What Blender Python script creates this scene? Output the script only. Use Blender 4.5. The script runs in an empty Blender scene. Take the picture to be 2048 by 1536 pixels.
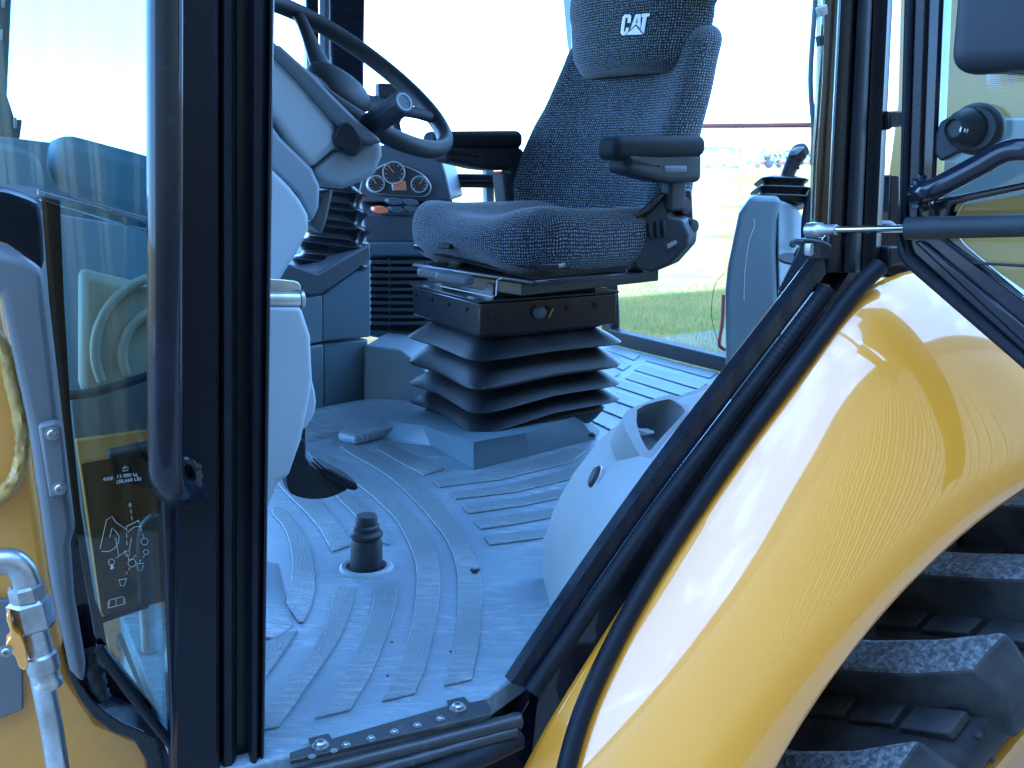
import bpy, bmesh, math, random
from mathutils import Vector as V, Matrix, noise
from mathutils.geometry import tessellate_polygon
R = math.radians
random.seed(7)
sc = bpy.context.scene

# ---------------------------------------------------------------- camera
EZ = 1.75; F = 2050.0; PITCH = math.atan(450 / F)
camd = bpy.data.cameras.new('camera'); cam = bpy.data.objects.new('camera', camd)
sc.collection.objects.link(cam); sc.camera = cam
cam.location = (0, 0, EZ); cam.rotation_euler = (R(90) - PITCH, 0, 0)
camd.sensor_width = 36; camd.lens = F / 2048 * 36; camd.clip_start = 0.02; camd.clip_end = 3000

# ---------------------------------------------------------------- sky, sun, exposure
SUN_EL = 25.0
SUN_AZ = 152.0                       # compass bearing of the sun (clockwise from +Y): behind the camera
w = bpy.data.worlds.new('World'); sc.world = w; w.use_nodes = True
nt = w.node_tree; bg = nt.nodes['Background']
sky = nt.nodes.new('ShaderNodeTexSky'); sky.sky_type = 'NISHITA'; sky.sun_disc = False
sky.sun_elevation = R(SUN_EL); sky.sun_rotation = R(SUN_AZ); sky.air_density = 1.0; sky.dust_density = 0.6; sky.ozone_density = 3.0
tc = nt.nodes.new('ShaderNodeTexCoord'); mp = nt.nodes.new('ShaderNodeMapping'); mp.inputs['Scale'].default_value = (1.6, 1.6, 5.0)
nz = nt.nodes.new('ShaderNodeTexNoise'); nz.inputs['Scale'].default_value = 2.2; nz.inputs['Detail'].default_value = 9; nz.inputs['Roughness'].default_value = .6
rmp = nt.nodes.new('ShaderNodeValToRGB'); rmp.color_ramp.elements[0].position = .50; rmp.color_ramp.elements[1].position = .72; rmp.color_ramp.elements[0].color = (.34, .34, .34, 1); rmp.color_ramp.elements[1].color = (.85, .85, .85, 1)
mx = nt.nodes.new('ShaderNodeMix'); mx.data_type = 'RGBA'
nt.links.new(tc.outputs['Generated'], mp.inputs[0]); nt.links.new(mp.outputs[0], nz.inputs[0])
nt.links.new(nz.outputs[0], rmp.inputs[0]); nt.links.new(rmp.outputs[0], mx.inputs[0])
nt.links.new(sky.outputs[0], mx.inputs[6]); mx.inputs[7].default_value = (9.0, 9.2, 9.6, 1)
nt.links.new(mx.outputs[2], bg.inputs[0]); bg.inputs[1].default_value = 0.15
sund = bpy.data.lights.new('sun', 'SUN'); sun = bpy.data.objects.new('sun', sund); sc.collection.objects.link(sun)
sund.energy = 5.0; sund.angle = R(.5); sund.color = (1, .93, .82)
sdir = V((math.sin(R(SUN_AZ)) * math.cos(R(SUN_EL)), math.cos(R(SUN_AZ)) * math.cos(R(SUN_EL)), math.sin(R(SUN_EL))))
sun.rotation_euler = sdir.to_track_quat('Z', 'Y').to_euler(); sun.location = sdir * 30
vs = sc.view_settings; vs.view_transform = 'Standard'; vs.look = 'None'; vs.gamma = 1; vs.use_curve_mapping = False
vs.exposure = 2.6
vs.use_white_balance = True; vs.white_balance_temperature = 3850; vs.white_balance_tint = 2
sc.cycles.max_bounces = 8; sc.cycles.transparent_max_bounces = 16
sc.cycles.sample_clamp_indirect = 6

# ---------------------------------------------------------------- placing
UPc = V((0, math.sin(PITCH), math.cos(PITCH))); FWc = V((0, math.cos(PITCH), -math.sin(PITCH))); O = V((0, 0, EZ))
FZ = 1.15                                            # cab floor height above the ground
AS = R(-25.6); nS = V((math.sin(AS), math.cos(AS), 0)); sS = V((math.cos(AS), -math.sin(AS), 0)); dS = .9561
def ray(x, y): return FWc + V((1, 0, 0)) * ((x - 1024) / F) - UPc * ((y - 768) / F)
def D(x, y, d): return O + ray(x, y) * d
def Z(x, y, z=FZ): r = ray(x, y); return O + r * ((z - EZ) / r.z)
def PL(x, y, p, n): r = ray(x, y); return O + r * ((p - O).dot(n) / r.dot(n))
def S(x, y, off=0.0): r = ray(x, y); return O + r * ((dS + off) / r.dot(nS))      # plane of the cab's near side
def sf(s, o, z): return sS * s + nS * (dS + o) + V((0, 0, z))
def pt(x, y, spec):
    if callable(spec): return spec(x, y)
    if isinstance(spec, (int, float)): return D(x, y, spec)
    if spec[0] == 'S': return S(x, y, spec[1])
    if spec[0] == 'Z': return Z(x, y, spec[1])

# ---------------------------------------------------------------- materials
def nodes(name):
    m = bpy.data.materials.new(name); m.use_nodes = True
    return m, m.node_tree, m.node_tree.nodes['Principled BSDF']
def mat(name, col, rough=.5, metal=0, coat=0, coat_r=.03, coat_ior=1.5, bump=0, bscale=300, var=0, vscale=6, col2=None, rvar=0, spec=.5, thr=(.35, .65), stretch=None):
    m, t, b = nodes(name)
    b.inputs['Base Color'].default_value = (*col, 1); b.inputs['Roughness'].default_value = rough; b.inputs['Metallic'].default_value = metal
    b.inputs['Coat Weight'].default_value = coat; b.inputs['Coat IOR'].default_value = coat_ior; b.inputs['Coat Roughness'].default_value = coat_r; b.inputs['Specular IOR Level'].default_value = spec
    c = t.nodes.new('ShaderNodeTexCoord')
    if var or col2:
        n = t.nodes.new('ShaderNodeTexNoise'); n.inputs['Scale'].default_value = vscale; n.inputs['Detail'].default_value = 8; n.inputs['Roughness'].default_value = .65
        if stretch:
            mpn = t.nodes.new('ShaderNodeMapping'); mpn.inputs['Scale'].default_value = stretch
            t.links.new(c.outputs['Object'], mpn.inputs[0]); t.links.new(mpn.outputs[0], n.inputs[0])
        else: t.links.new(c.outputs['Object'], n.inputs[0])
        r = t.nodes.new('ShaderNodeValToRGB'); r.color_ramp.elements[0].position = thr[0]; r.color_ramp.elements[1].position = thr[1]
        r.color_ramp.elements[0].color = (*col, 1)
        c2 = col2 or tuple(x * (1 + var) for x in col); r.color_ramp.elements[1].color = (*c2, 1)
        t.links.new(n.outputs[0], r.inputs[0]); t.links.new(r.outputs[0], b.inputs['Base Color'])
        if rvar:
            ml = t.nodes.new('ShaderNodeMapRange'); ml.inputs[3].default_value = rough; ml.inputs[4].default_value = rough + rvar
            ml.inputs[1].default_value = thr[0]; ml.inputs[2].default_value = thr[1]
            t.links.new(n.outputs[0], ml.inputs[0]); t.links.new(ml.outputs[0], b.inputs['Roughness'])
    if bump:
        n2 = t.nodes.new('ShaderNodeTexNoise'); n2.inputs['Scale'].default_value = bscale; n2.inputs['Detail'].default_value = 3
        t.links.new(c.outputs['Object'], n2.inputs[0])
        bp = t.nodes.new('ShaderNodeBump'); bp.inputs['Strength'].default_value = bump; bp.inputs['Distance'].default_value = .002
        t.links.new(n2.outputs[0], bp.inputs['Height']); t.links.new(bp.outputs[0], b.inputs['Normal'])
    return m
M = {}
M['paint'] = mat('gloss_black_paint', (.006, .007, .013), .2, spec=.15, coat=.5, coat_r=.04, bump=.02, bscale=90, rvar=.1, var=.6, vscale=14)
M['post_paint'] = mat('black_post_paint', (.005, .006, .011), .3, coat=.12, coat_r=.08, bump=.02, bscale=90, spec=.15)
M['paint_rough'] = mat('textured_black_paint', (.008, .008, .010), .32, coat=.12, coat_r=.2, bump=.35, bscale=420, var=.5, spec=.25)
M['bplastic'] = mat('black_plastic', (.012, .014, .018), .55, spec=.35, bump=.12, bscale=700, var=.35, vscale=9)
M['armpad'] = mat('black_vinyl_pad', (.009, .011, .014), .7, spec=.2, bump=.1, bscale=500)
M['bgloss'] = mat('glossy_black_vinyl', (.009, .011, .015), .27, bump=.05, bscale=40, var=.3)
M['rubber'] = mat('black_rubber', (.007, .008, .012), .5, spec=.2, bump=.1, bscale=300, var=.8, vscale=20)
M['bellows'] = mat('bellows_rubber', (.009, .011, .015), .42, spec=.4, bump=.1, bscale=250, col2=(.035, .033, .028), vscale=7, thr=(.5, .8), rvar=.15)
M['glight'] = mat('light_grey_plastic', (.34, .39, .43), .48, bump=.10, bscale=900, var=.05)
M['gpanel'] = mat('side_trim_grey_plastic', (.225, .25, .265), .52, bump=.12, bscale=800, col2=(.20, .225, .245), vscale=4)  # same plastic as glight, base darkened to offset the sky it faces
M['gmid'] = mat('mid_grey_plastic', (.20, .235, .27), .5, bump=.14, bscale=800, var=.07)
M['gdark'] = mat('dark_grey_plastic', (.075, .088, .105), .48, bump=.14, bscale=800, var=.1)
M['gcon'] = mat('console_grey_plastic', (.125, .165, .205), .46, bump=.1, bscale=800, var=.08)
M['panelgrey'] = mat('painted_grey_steel', (.125, .13, .135), .45, var=.15, vscale=3, bump=.02)
M['yellow'] = mat('gloss_yellow_paint', (.64, .295, .006), .32, coat=1, coat_r=.012, coat_ior=1.75, var=.04, vscale=5)
M['yellow_dull'] = mat('dusty_yellow_paint', (.56, .28, .02), .42, coat=.4, coat_r=.15, col2=(.46, .25, .04), vscale=8, bump=.08, bscale=60)
M['beige'] = mat('reflection_beige', (.32, .29, .20), .5, var=.2)  # tone of the reflection shapes behind the front glass
M['yellow_body'] = mat('weathered_yellow_body_paint', (.43, .31, .06), .5, coat=.2, coat_r=.2, col2=(.36, .27, .08), vscale=6)
M['weld'] = mat('yellow_cast_weld', (.55, .38, .07), .45, coat=.4, coat_r=.1, col2=(.22, .15, .05), vscale=14, bump=.5, bscale=40)
M['chrome'] = mat('chrome', (.62, .64, .66), .1, metal=1)
M['zinc'] = mat('zinc_plated_steel', (.55, .58, .62), .3, metal=1, col2=(.33, .33, .33), vscale=25, rvar=.2, bump=.06, bscale=200)
M['bolt'] = mat('galvanised_bolt', (.45, .46, .47), .38, metal=1, var=-.4, vscale=90)
M['steel_dark'] = mat('worn_dark_steel', (.03, .032, .036), .34, metal=.3, col2=(.10, .095, .09), vscale=30, thr=(.58, .75), bump=.2, bscale=180, rvar=.3)
M['red'] = mat('red_button', (.55, .03, .04), .4)
M['orange'] = mat('orange_rocker_switch', (.85, .25, .08), .45)
M['white'] = mat('white_print', (.75, .78, .8), .5)
M['rust'] = mat('red_brown_paint', (.28, .09, .06), .5, var=.4)
M['decal_ink'] = mat('faint_decal_print', (.42, .44, .43), .5)
M['ring'] = mat('pale_grey_bezel', (.5, .52, .55), .3, metal=.5)
M['dial'] = mat('gauge_face', (.02, .022, .026), .4)
M['green_led'] = mat('green_gauge_arc', (.05, .4, .25), .5)
M['lcd'] = mat('orange_display', (.55, .16, .06), .25)
M['siding'] = mat('corrugated_steel_siding', (.27, .21, .13), .2, metal=.7, var=.1, vscale=.6)
M['trunk'] = mat('pale_bark', (.22, .19, .16), .9, var=.4)
M['twig'] = mat('twig_bark', (.30, .25, .20), .9)
M['leaf'] = mat('hedge_leaf', (.22, .21, .10), .8, var=.5, vscale=.8)
M['farred'] = mat('faded_red_machine_paint', (.16, .03, .02), .6)
M['farwall'] = mat('white_farm_wall', (.7, .7, .7), .7)
M['grey_label'] = mat('grey_label', (.20, .22, .20), .5)

# seat cloth: rows of pale flecks on charcoal, laid out along the surface (UV in metres)
def fabric():
    m, t, b = nodes('charcoal_flecked_cloth'); L = t.links.new
    uv = t.nodes.new('ShaderNodeTexCoord'); sp = t.nodes.new('ShaderNodeSeparateXYZ')
    nw = t.nodes.new('ShaderNodeTexNoise'); nw.inputs['Scale'].default_value = 60; nw.inputs['Detail'].default_value = 2
    L(uv.outputs['UV'], nw.inputs[0])
    ad = t.nodes.new('ShaderNodeVectorMath'); ad.operation = 'MULTIPLY_ADD'; L(nw.outputs['Color'], ad.inputs[0]); ad.inputs[1].default_value = (.0055, .0055, 0); L(uv.outputs['UV'], ad.inputs[2])
    L(ad.outputs[0], sp.inputs[0])
    def mth(op, a, bb, c=None):
        n = t.nodes.new('ShaderNodeMath'); n.operation = op
        for i, x in enumerate((a, bb, c)):
            if x is None: continue
            if isinstance(x, (int, float)): n.inputs[i].default_value = x
            else: L(x, n.inputs[i])
        return n.outputs[0]
    k = 2 * math.pi / .0064
    sx = mth('SINE', mth('MULTIPLY', sp.outputs[0], k), None)
    row = mth('SINE', mth('MULTIPLY', sp.outputs[1], k * 1.1), None)
    px = mth('ADD', mth('MULTIPLY', sx, .5), .5); py = mth('ADD', mth('MULTIPLY', row, .5), .5)
    dots = mth('MULTIPLY', px, py)
    nn = t.nodes.new('ShaderNodeTexNoise'); nn.inputs['Scale'].default_value = 260; nn.inputs['Detail'].default_value = 1; L(uv.outputs['UV'], nn.inputs[0])
    gate = mth('MULTIPLY', dots, mth('MULTIPLY_ADD', nn.outputs[0], 3.6, -1.15))
    r = t.nodes.new('ShaderNodeValToRGB'); r.color_ramp.elements[0].position = .12; r.color_ramp.elements[1].position = .62
    r.color_ramp.elements[0].color = (.016, .020, .027, 1); r.color_ramp.elements[1].color = (.24, .28, .33, 1)
    L(gate, r.inputs[0]); L(r.outputs[0], b.inputs['Base Color']); b.inputs['Roughness'].default_value = .95
    b.inputs['Sheen Weight'].default_value = .25; b.inputs['Specular IOR Level'].default_value = .15
    bp = t.nodes.new('ShaderNodeBump'); bp.inputs['Strength'].default_value = .7; bp.inputs['Distance'].default_value = .0015
    L(dots, bp.inputs['Height']); L(bp.outputs[0], b.inputs['Normal'])
    return m
M['fabric'] = fabric()

def glass(name, tint, refl=1.0):
    m = bpy.data.materials.new(name); m.use_nodes = True; t = m.node_tree; t.nodes.clear()
    o = t.nodes.new('ShaderNodeOutputMaterial'); tr = t.nodes.new('ShaderNodeBsdfTransparent'); gl = t.nodes.new('ShaderNodeBsdfGlossy')
    gl.inputs['Roughness'].default_value = .01; tr.inputs[0].default_value = (*tint, 1)
    fr = t.nodes.new('ShaderNodeFresnel'); fr.inputs[0].default_value = 1.5
    mu = t.nodes.new('ShaderNodeMath'); mu.operation = 'MULTIPLY'; mu.inputs[1].default_value = refl
    ms = t.nodes.new('ShaderNodeMixShader')
    t.links.new(fr.outputs[0], mu.inputs[0]); t.links.new(mu.outputs[0], ms.inputs[0]); t.links.new(tr.outputs[0], ms.inputs[1]); t.links.new(gl.outputs[0], ms.inputs[2]); t.links.new(ms.outputs[0], o.inputs[0])
    return m
M['glass'] = glass('cab_glass', (.86, .93, .94), 1.3)
M['glass_door'] = glass('open_door_glass', (.88, .92, .88), .45)
M['glass_tint'] = glass('tinted_front_glass', (.72, .84, .86), 2.2)
M['glass_far'] = glass('far_window_glass', (.95, .98, .98), .35)
M['glass_quarter'] = glass('curved_quarter_glass', (.22, .30, .33), 1.5)
M['glass_decal'] = glass('printed_decal_glass', (.38, .37, .35), 1.2)
M['glass_dark'] = glass('printed_dark_glass', (.06, .09, .11), 1.6)

def mat_floor(name, base, scuff, stip):
    m, t, b = nodes(name); L = t.links.new
    c = t.nodes.new('ShaderNodeTexCoord')
    n = t.nodes.new('ShaderNodeTexNoise'); n.inputs['Scale'].default_value = 5; n.inputs['Detail'].default_value = 5; L(c.outputs['Object'], n.inputs[0])
    mpn = t.nodes.new('ShaderNodeMapping'); mpn.inputs['Scale'].default_value = (1, 5, 1); mpn.inputs['Rotation'].default_value = (0, 0, R(-12)); L(c.outputs['Object'], mpn.inputs[0])
    n2 = t.nodes.new('ShaderNodeTexNoise'); n2.inputs['Scale'].default_value = 26; n2.inputs['Detail'].default_value = 9; n2.inputs['Roughness'].default_value = .72; n2.inputs['Distortion'].default_value = .6; L(mpn.outputs[0], n2.inputs[0])
    r1 = t.nodes.new('ShaderNodeValToRGB'); r1.color_ramp.elements[0].position = .38; r1.color_ramp.elements[1].position = .64; L(n.outputs[0], r1.inputs[0])
    r2 = t.nodes.new('ShaderNodeValToRGB'); r2.color_ramp.elements[0].position = .47; r2.color_ramp.elements[1].position = .63; L(n2.outputs[0], r2.inputs[0])
    mu = t.nodes.new('ShaderNodeMath'); mu.operation = 'MULTIPLY'; L(r1.outputs[0], mu.inputs[0]); L(r2.outputs[0], mu.inputs[1])
    mxn = t.nodes.new('ShaderNodeMix'); mxn.data_type = 'RGBA'; L(mu.outputs[0], mxn.inputs[0]); mxn.inputs[6].default_value = (*base, 1); mxn.inputs[7].default_value = (*scuff, 1)
    # grime in larger soft patches
    n3 = t.nodes.new('ShaderNodeTexNoise'); n3.inputs['Scale'].default_value = 3.1; n3.inputs['Detail'].default_value = 6; L(c.outputs['Object'], n3.inputs[0])
    r3 = t.nodes.new('ShaderNodeValToRGB'); r3.color_ramp.elements[0].position = .3; r3.color_ramp.elements[0].color = (.78, .78, .76, 1); r3.color_ramp.elements[1].position = .65; L(n3.outputs[0], r3.inputs[0])
    ml = t.nodes.new('ShaderNodeMix'); ml.data_type = 'RGBA'; ml.blend_type = 'MULTIPLY'; ml.inputs[0].default_value = 1; L(mxn.outputs[2], ml.inputs[6]); L(r3.outputs[0], ml.inputs[7])
    L(ml.outputs[2], b.inputs['Base Color']); b.inputs['Roughness'].default_value = .46
    rr = t.nodes.new('ShaderNodeMapRange'); rr.inputs[3].default_value = .36; rr.inputs[4].default_value = .6; L(n2.outputs[0], rr.inputs[0]); L(rr.outputs[0], b.inputs['Roughness'])
    v = t.nodes.new('ShaderNodeTexVoronoi'); v.inputs['Scale'].default_value = 330 if stip else 120; L(c.outputs['Object'], v.inputs[0])
    bp = t.nodes.new('ShaderNodeBump'); bp.inputs['Strength'].default_value = .5 if stip else .12; bp.inputs['Distance'].default_value = .002
    L(v.outputs[0], bp.inputs['Height']); L(bp.outputs[0], b.inputs['Normal'])
    return m
M['mat'] = mat_floor('grey_floor_mat', (.18, .22, .27), (.36, .41, .45), False)
M['rib'] = mat_floor('stippled_floor_rib', (.145, .175, .20), (.26, .30, .31), True)

def ground_mat():
    m, t, b = nodes('grass_field_ground'); L = t.links.new
    c = t.nodes.new('ShaderNodeTexCoord')
    n = t.nodes.new('ShaderNodeTexNoise'); n.inputs['Scale'].default_value = .22; n.inputs['Detail'].default_value = 10; n.inputs['Roughness'].default_value = .7; L(c.outputs['Object'], n.inputs[0])
    r = t.nodes.new('ShaderNodeValToRGB'); e = r.color_ramp.elements
    e[0].position = .40; e[0].color = (.22, .20, .035, 1); e[1].position = .54; e[1].color = (.44, .27, .065, 1)
    L(n.outputs[0], r.inputs[0])
    n2 = t.nodes.new('ShaderNodeTexNoise'); n2.inputs['Scale'].default_value = 9; n2.inputs['Detail'].default_value = 8; n2.inputs['Roughness'].default_value = .8; L(c.outputs['Object'], n2.inputs[0])
    r2 = t.nodes.new('ShaderNodeValToRGB'); r2.color_ramp.elements[0].position = .3; r2.color_ramp.elements[0].color = (.45, .45, .45, 1); r2.color_ramp.elements[1].position = .7; r2.color_ramp.elements[1].color = (1.3, 1.3, 1.3, 1); L(n2.outputs[0], r2.inputs[0])
    mlt = t.nodes.new('ShaderNodeMix'); mlt.data_type = 'RGBA'; mlt.blend_type = 'MULTIPLY'; mlt.inputs[0].default_value = 1
    L(r.outputs[0], mlt.inputs[6]); L(r2.outputs[0], mlt.inputs[7]); L(mlt.outputs[2], b.inputs['Base Color']); b.inputs['Roughness'].default_value = .95; b.inputs['Specular IOR Level'].default_value = .1
    bp = t.nodes.new('ShaderNodeBump'); bp.inputs['Strength'].default_value = 1; bp.inputs['Distance'].default_value = .05; L(n2.outputs[0], bp.inputs['Height']); L(bp.outputs[0], b.inputs['Normal'])
    return m
M['ground'] = ground_mat()
M['gravel'] = mat('grey_brown_gravel', (.20, .17, .13), .9, col2=(.42, .38, .32), vscale=45, thr=(.3, .7), bump=1, bscale=60)
M['grass'] = mat('grass_blades', (.20, .24, .05), .7, col2=(.42, .33, .09), vscale=1.2)
def tyre_mat():
    return mat('dusty_tyre_rubber', (.013, .014, .017), .66, spec=.3, col2=(.05, .05, .05), vscale=9, thr=(.42, .72), bump=.5, bscale=110)
M['tyre'] = tyre_mat()
M['tread'] = mat('worn_tread_rubber', (.024, .026, .03), .55, col2=(.17, .18, .19), vscale=150, thr=(.44, .74), bump=1, bscale=160)

# ---------------------------------------------------------------- mesh helpers
POS = {}
def link(name, me, m, parent=None, smooth=40):
    c = sum((v.co for v in me.vertices), V()) / max(1, len(me.vertices))
    for v in me.vertices: v.co -= c
    o = bpy.data.objects.new(name, me); sc.collection.objects.link(o)
    if m and not me.materials: me.materials.append(M[m] if isinstance(m, str) else m)
    if smooth: me.shade_smooth(); me.set_sharp_from_angle(angle=R(smooth))
    if parent: o.parent = parent; o.location = c - V(POS[parent.name])
    else: o.location = c
    POS[o.name] = tuple(c)
    return o
def empty(name, loc, label, cat, group=None):
    o = bpy.data.objects.new(name, None); sc.collection.objects.link(o); o.location = loc; o.empty_display_size = .1
    o['label'] = label; o['category'] = cat
    if group: o['group'] = group
    POS[o.name] = tuple(loc); return o
def lab(o, s): o['label'] = s; return o
def tag(o, label, cat, group=None):
    o['label'] = label; o['category'] = cat
    if group: o['group'] = group
    return o
def struct(o): o['kind'] = 'structure'; return o
def mesh(name, vs_, fs, uvs=None):
    me = bpy.data.meshes.new(name); me.from_pydata([tuple(v) for v in vs_], [], fs); me.update()
    return me
def bevel(o, w_, seg=2, ang=35):
    if w_ <= 0: return o
    b = o.modifiers.new('bevel', 'BEVEL'); b.width = w_; b.segments = seg; b.limit_method = 'ANGLE'; b.angle_limit = R(ang); b.use_clamp_overlap = True
    return o
def chaikin(p, n=1, closed=True):
    for _ in range(n):
        q = []; k = len(p)
        for i in range(k if closed else k - 1):
            a, b = p[i], p[(i + 1) % k]
            q += [tuple(a[j] * .75 + b[j] * .25 for j in range(len(a))), tuple(a[j] * .25 + b[j] * .75 for j in range(len(a)))]
        if not closed: q = [p[0]] + q + [p[-1]]
        p = q
    return p
def prism(name, pts, vec, m, parent=None, bev=.002, seg=2, holes=(), smooth=40):
    """closed polygon (3-D points) with real thickness along vec"""
    loops = [list(pts)] + [list(h) for h in holes]
    flat = [p for l in loops for p in l]; n = len(flat)
    vec = V(vec)
    vs_ = flat + [p + vec for p in flat]; fs = []
    if holes:
        # project for the tessellator
        tri = tessellate_polygon([[V(p) for p in l] for l in loops])
        for t_ in tri: fs.append(tuple(t_)); fs.append(tuple(i + n for i in reversed(t_)))
    else:
        fs.append(tuple(range(n))); fs.append(tuple(i + n for i in reversed(range(n))))
    k = 0
    for l in loops:
        m_ = len(l)
        for i in range(m_): a, b = k + i, k + (i + 1) % m_; fs.append((b, a, a + n, b + n))
        k += m_
    me = mesh(name, vs_, fs); bm = bmesh.new(); bm.from_mesh(me); bmesh.ops.recalc_face_normals(bm, faces=bm.faces[:]); bm.to_mesh(me); bm.free()
    o = link(name, me, m, parent, smooth); return bevel(o, bev, seg)
def slab(name, px, spec, m, parent=None, th=.02, bev=.002, sm=0, vec=None, holes=(), seg=2):
    p = chaikin(px, sm) if sm else px
    hs = [[pt(x, y, spec) for x, y in h] for h in holes]
    return prism(name, [pt(q[0], q[1], spec) for q in p], vec if vec is not None else nS * th, m, parent, bev, seg, hs)
def frame(o, x, y, z):
    mm = Matrix.Identity(4)
    for i, a in enumerate((x, y, z)):
        a = V(a).normalized()
        for j in range(3): mm[j][i] = a[j]
    mm.translation = o; return mm
def zframe(o, axis, hint=(0, 0, 1)):
    z = V(axis).normalized(); h = V(hint)
    if abs(z.dot(h)) > .95: h = V((1, 0, 0))
    x = h.cross(z).normalized(); y = z.cross(x); return frame(o, x, y, z)
def crom(p, n=6):
    out = []; k = len(p)
    for i in range(k - 1):
        a = p[max(i - 1, 0)]; b = p[i]; c = p[i + 1]; d = p[min(i + 2, k - 1)]
        for j in range(n):
            t = j / n; out.append(.5 * ((2 * b) + (c - a) * t + (2 * a - 5 * b + 4 * c - d) * t * t + (3 * b - a - 3 * c + d) * t ** 3))
    out.append(p[-1]); return out
def tube(name, pts, r, m, parent=None, n=14, sub=6, bumps=None, flat=1.0, closed=False, smooth=50):
    pts = [V(p) for p in pts]; rr = r if isinstance(r, (list, tuple)) else None
    if sub > 1 and len(pts) > 2:
        P = crom(pts, sub); rs = []
        for i in range(len(P)):
            f = i / sub; a = int(min(f, len(pts) - 1)); b = min(a + 1, len(pts) - 1)
            rs.append((rr[a] * (1 - (f - a)) + rr[b] * (f - a)) if rr else r)
    else: P = pts; rs = rr or [r] * len(P)
    vs_ = []; fs = []; t0 = (P[1] - P[0]).normalized(); nn = t0.orthogonal().normalized()
    if abs(t0.z) < .9: nn = (V((0, 0, 1)) - t0 * t0.z).normalized()
    for i, p in enumerate(P):
        t = ((P[min(i + 1, len(P) - 1)] - P[max(i - 1, 0)])).normalized()
        nn = (nn - t * nn.dot(t)).normalized(); bb = t.cross(nn)
        for k in range(n):
            a = 2 * math.pi * k / n; q = rs[i]
            if bumps: q *= 1 + bumps * (noise.noise(V((i * .7, k * .9, 3.1))))
            vs_.append(p + nn * math.cos(a) * q * flat + bb * math.sin(a) * q)
    for i in range(len(P) - 1):
        for k in range(n): a = i * n + k; b = i * n + (k + 1) % n; fs.append((a, b, b + n, a + n))
    fs.append(tuple(reversed(range(n)))); fs.append(tuple(range((len(P) - 1) * n, len(P) * n)))
    return link(name, mesh(name, vs_, fs), m, parent, smooth)
def lathe(name, prof, fr, m, parent=None, n=28, ribs=None, smooth=40):
    vs_ = []; fs = []
    for i, (r, h) in enumerate(prof):
        for k in range(n):
            a = 2 * math.pi * k / n; q = r * (ribs(a, h) if ribs else 1)
            vs_.append(fr @ V((q * math.cos(a), q * math.sin(a), h)))
    for i in range(len(prof) - 1):
        for k in range(n): a = i * n + k; b = i * n + (k + 1) % n; fs.append((a, b, b + n, a + n))
    fs.append(tuple(reversed(range(n)))); fs.append(tuple(range((len(prof) - 1) * n, len(prof) * n)))
    return link(name, mesh(name, vs_, fs), m, parent, smooth)
def rbox(name, size, r, fr, m, parent=None, n=10, deform=None, smooth=60, uvs=True):
    """rounded box on a cube grid with UV in metres; deform(u,v,w)->(u,v,w) in local metres"""
    hx, hy, hz = (s / 2 for s in size); r = min(r, hx, hy, hz); vs_ = []; fs = []; uv = []
    idx = {}
    def vert(p):
        k = tuple(round(c, 5) for c in p)
        if k in idx: return idx[k]
        inner = V((max(-hx + r, min(hx - r, p[0])), max(-hy + r, min(hy - r, p[1])), max(-hz + r, min(hz - r, p[2]))))
        d = V(p) - inner
        q = inner + (d.normalized() * r if d.length > 1e-9 else d)
        if deform: q = V(deform(*q))
        idx[k] = len(vs_); vs_.append(fr @ q); return idx[k]
    def axis(h, cnt):
        # denser near the rounded ends
        L_ = [-h + r * (i / 4) for i in range(4)] + [(-h + r) + (2 * h - 2 * r) * i / cnt for i in range(cnt + 1)] + [h - r + r * (i / 4) for i in range(1, 5)]
        o_ = []
        for x in L_:
            if not o_ or x - o_[-1] > 1e-6: o_.append(x)
        return o_
    ax = [axis(hx, n), axis(hy, n), axis(hz, n)]; hh = (hx, hy, hz)
    for a in range(3):
        b, c = (a + 1) % 3, (a + 2) % 3
        for sg in (-1, 1):
            for i in range(len(ax[b]) - 1):
                for j in range(len(ax[c]) - 1):
                    qd = []
                    for (ii, jj) in ((i, j), (i + 1, j), (i + 1, j + 1), (i, j + 1)):
                        p = [0, 0, 0]; p[a] = sg * hh[a]; p[b] = ax[b][ii]; p[c] = ax[c][jj]; qd.append((vert(p), (p[b], p[c]), p))
                    if sg < 0: qd.reverse()
                    if len({q[0] for q in qd}) < 3: continue
                    fs.append([q[0] for q in qd]); uv += [q[1] if a != 1 else (q[2][0], q[2][2]) for q in qd]
    me = mesh(name, vs_, fs)
    if uvs and len(uv) == len(me.loops):
        l = me.uv_layers.new(name='UVMap')
        for i, q in enumerate(uv): l.data[i].uv = q
    return link(name, me, m, parent, smooth)
def loft(name, rows, m, parent=None, th=0, closed_u=False, smooth=50, cap=False):
    n = len(rows[0]); vs_ = [p for r_ in rows for p in r_]; fs = []
    for i in range(len(rows) - 1):
        for k in range(n if closed_u else n - 1):
            a = i * n + k; b = i * n + (k + 1) % n; fs.append((a, b, b + n, a + n))
    if cap: fs.append(tuple(reversed(range(n)))); fs.append(tuple(range((len(rows) - 1) * n, len(rows) * n)))
    o = link(name, mesh(name, vs_, fs), m, parent, smooth)
    if th: s = o.modifiers.new('solid', 'SOLIDIFY'); s.thickness = th; s.offset = -1
    return o
def bolt(name, p, axis, r, m, parent, hexa=True):
    fr = zframe(p, axis)
    return lathe(name, [(r * 1.5, 0), (r * 1.5, r * .25), (r, r * .3), (r, r * .8), (r * .75, r * 1.05), (r * .42, r * 1.05), (r * .4, r * .6)], fr, m, parent, n=12)

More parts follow.
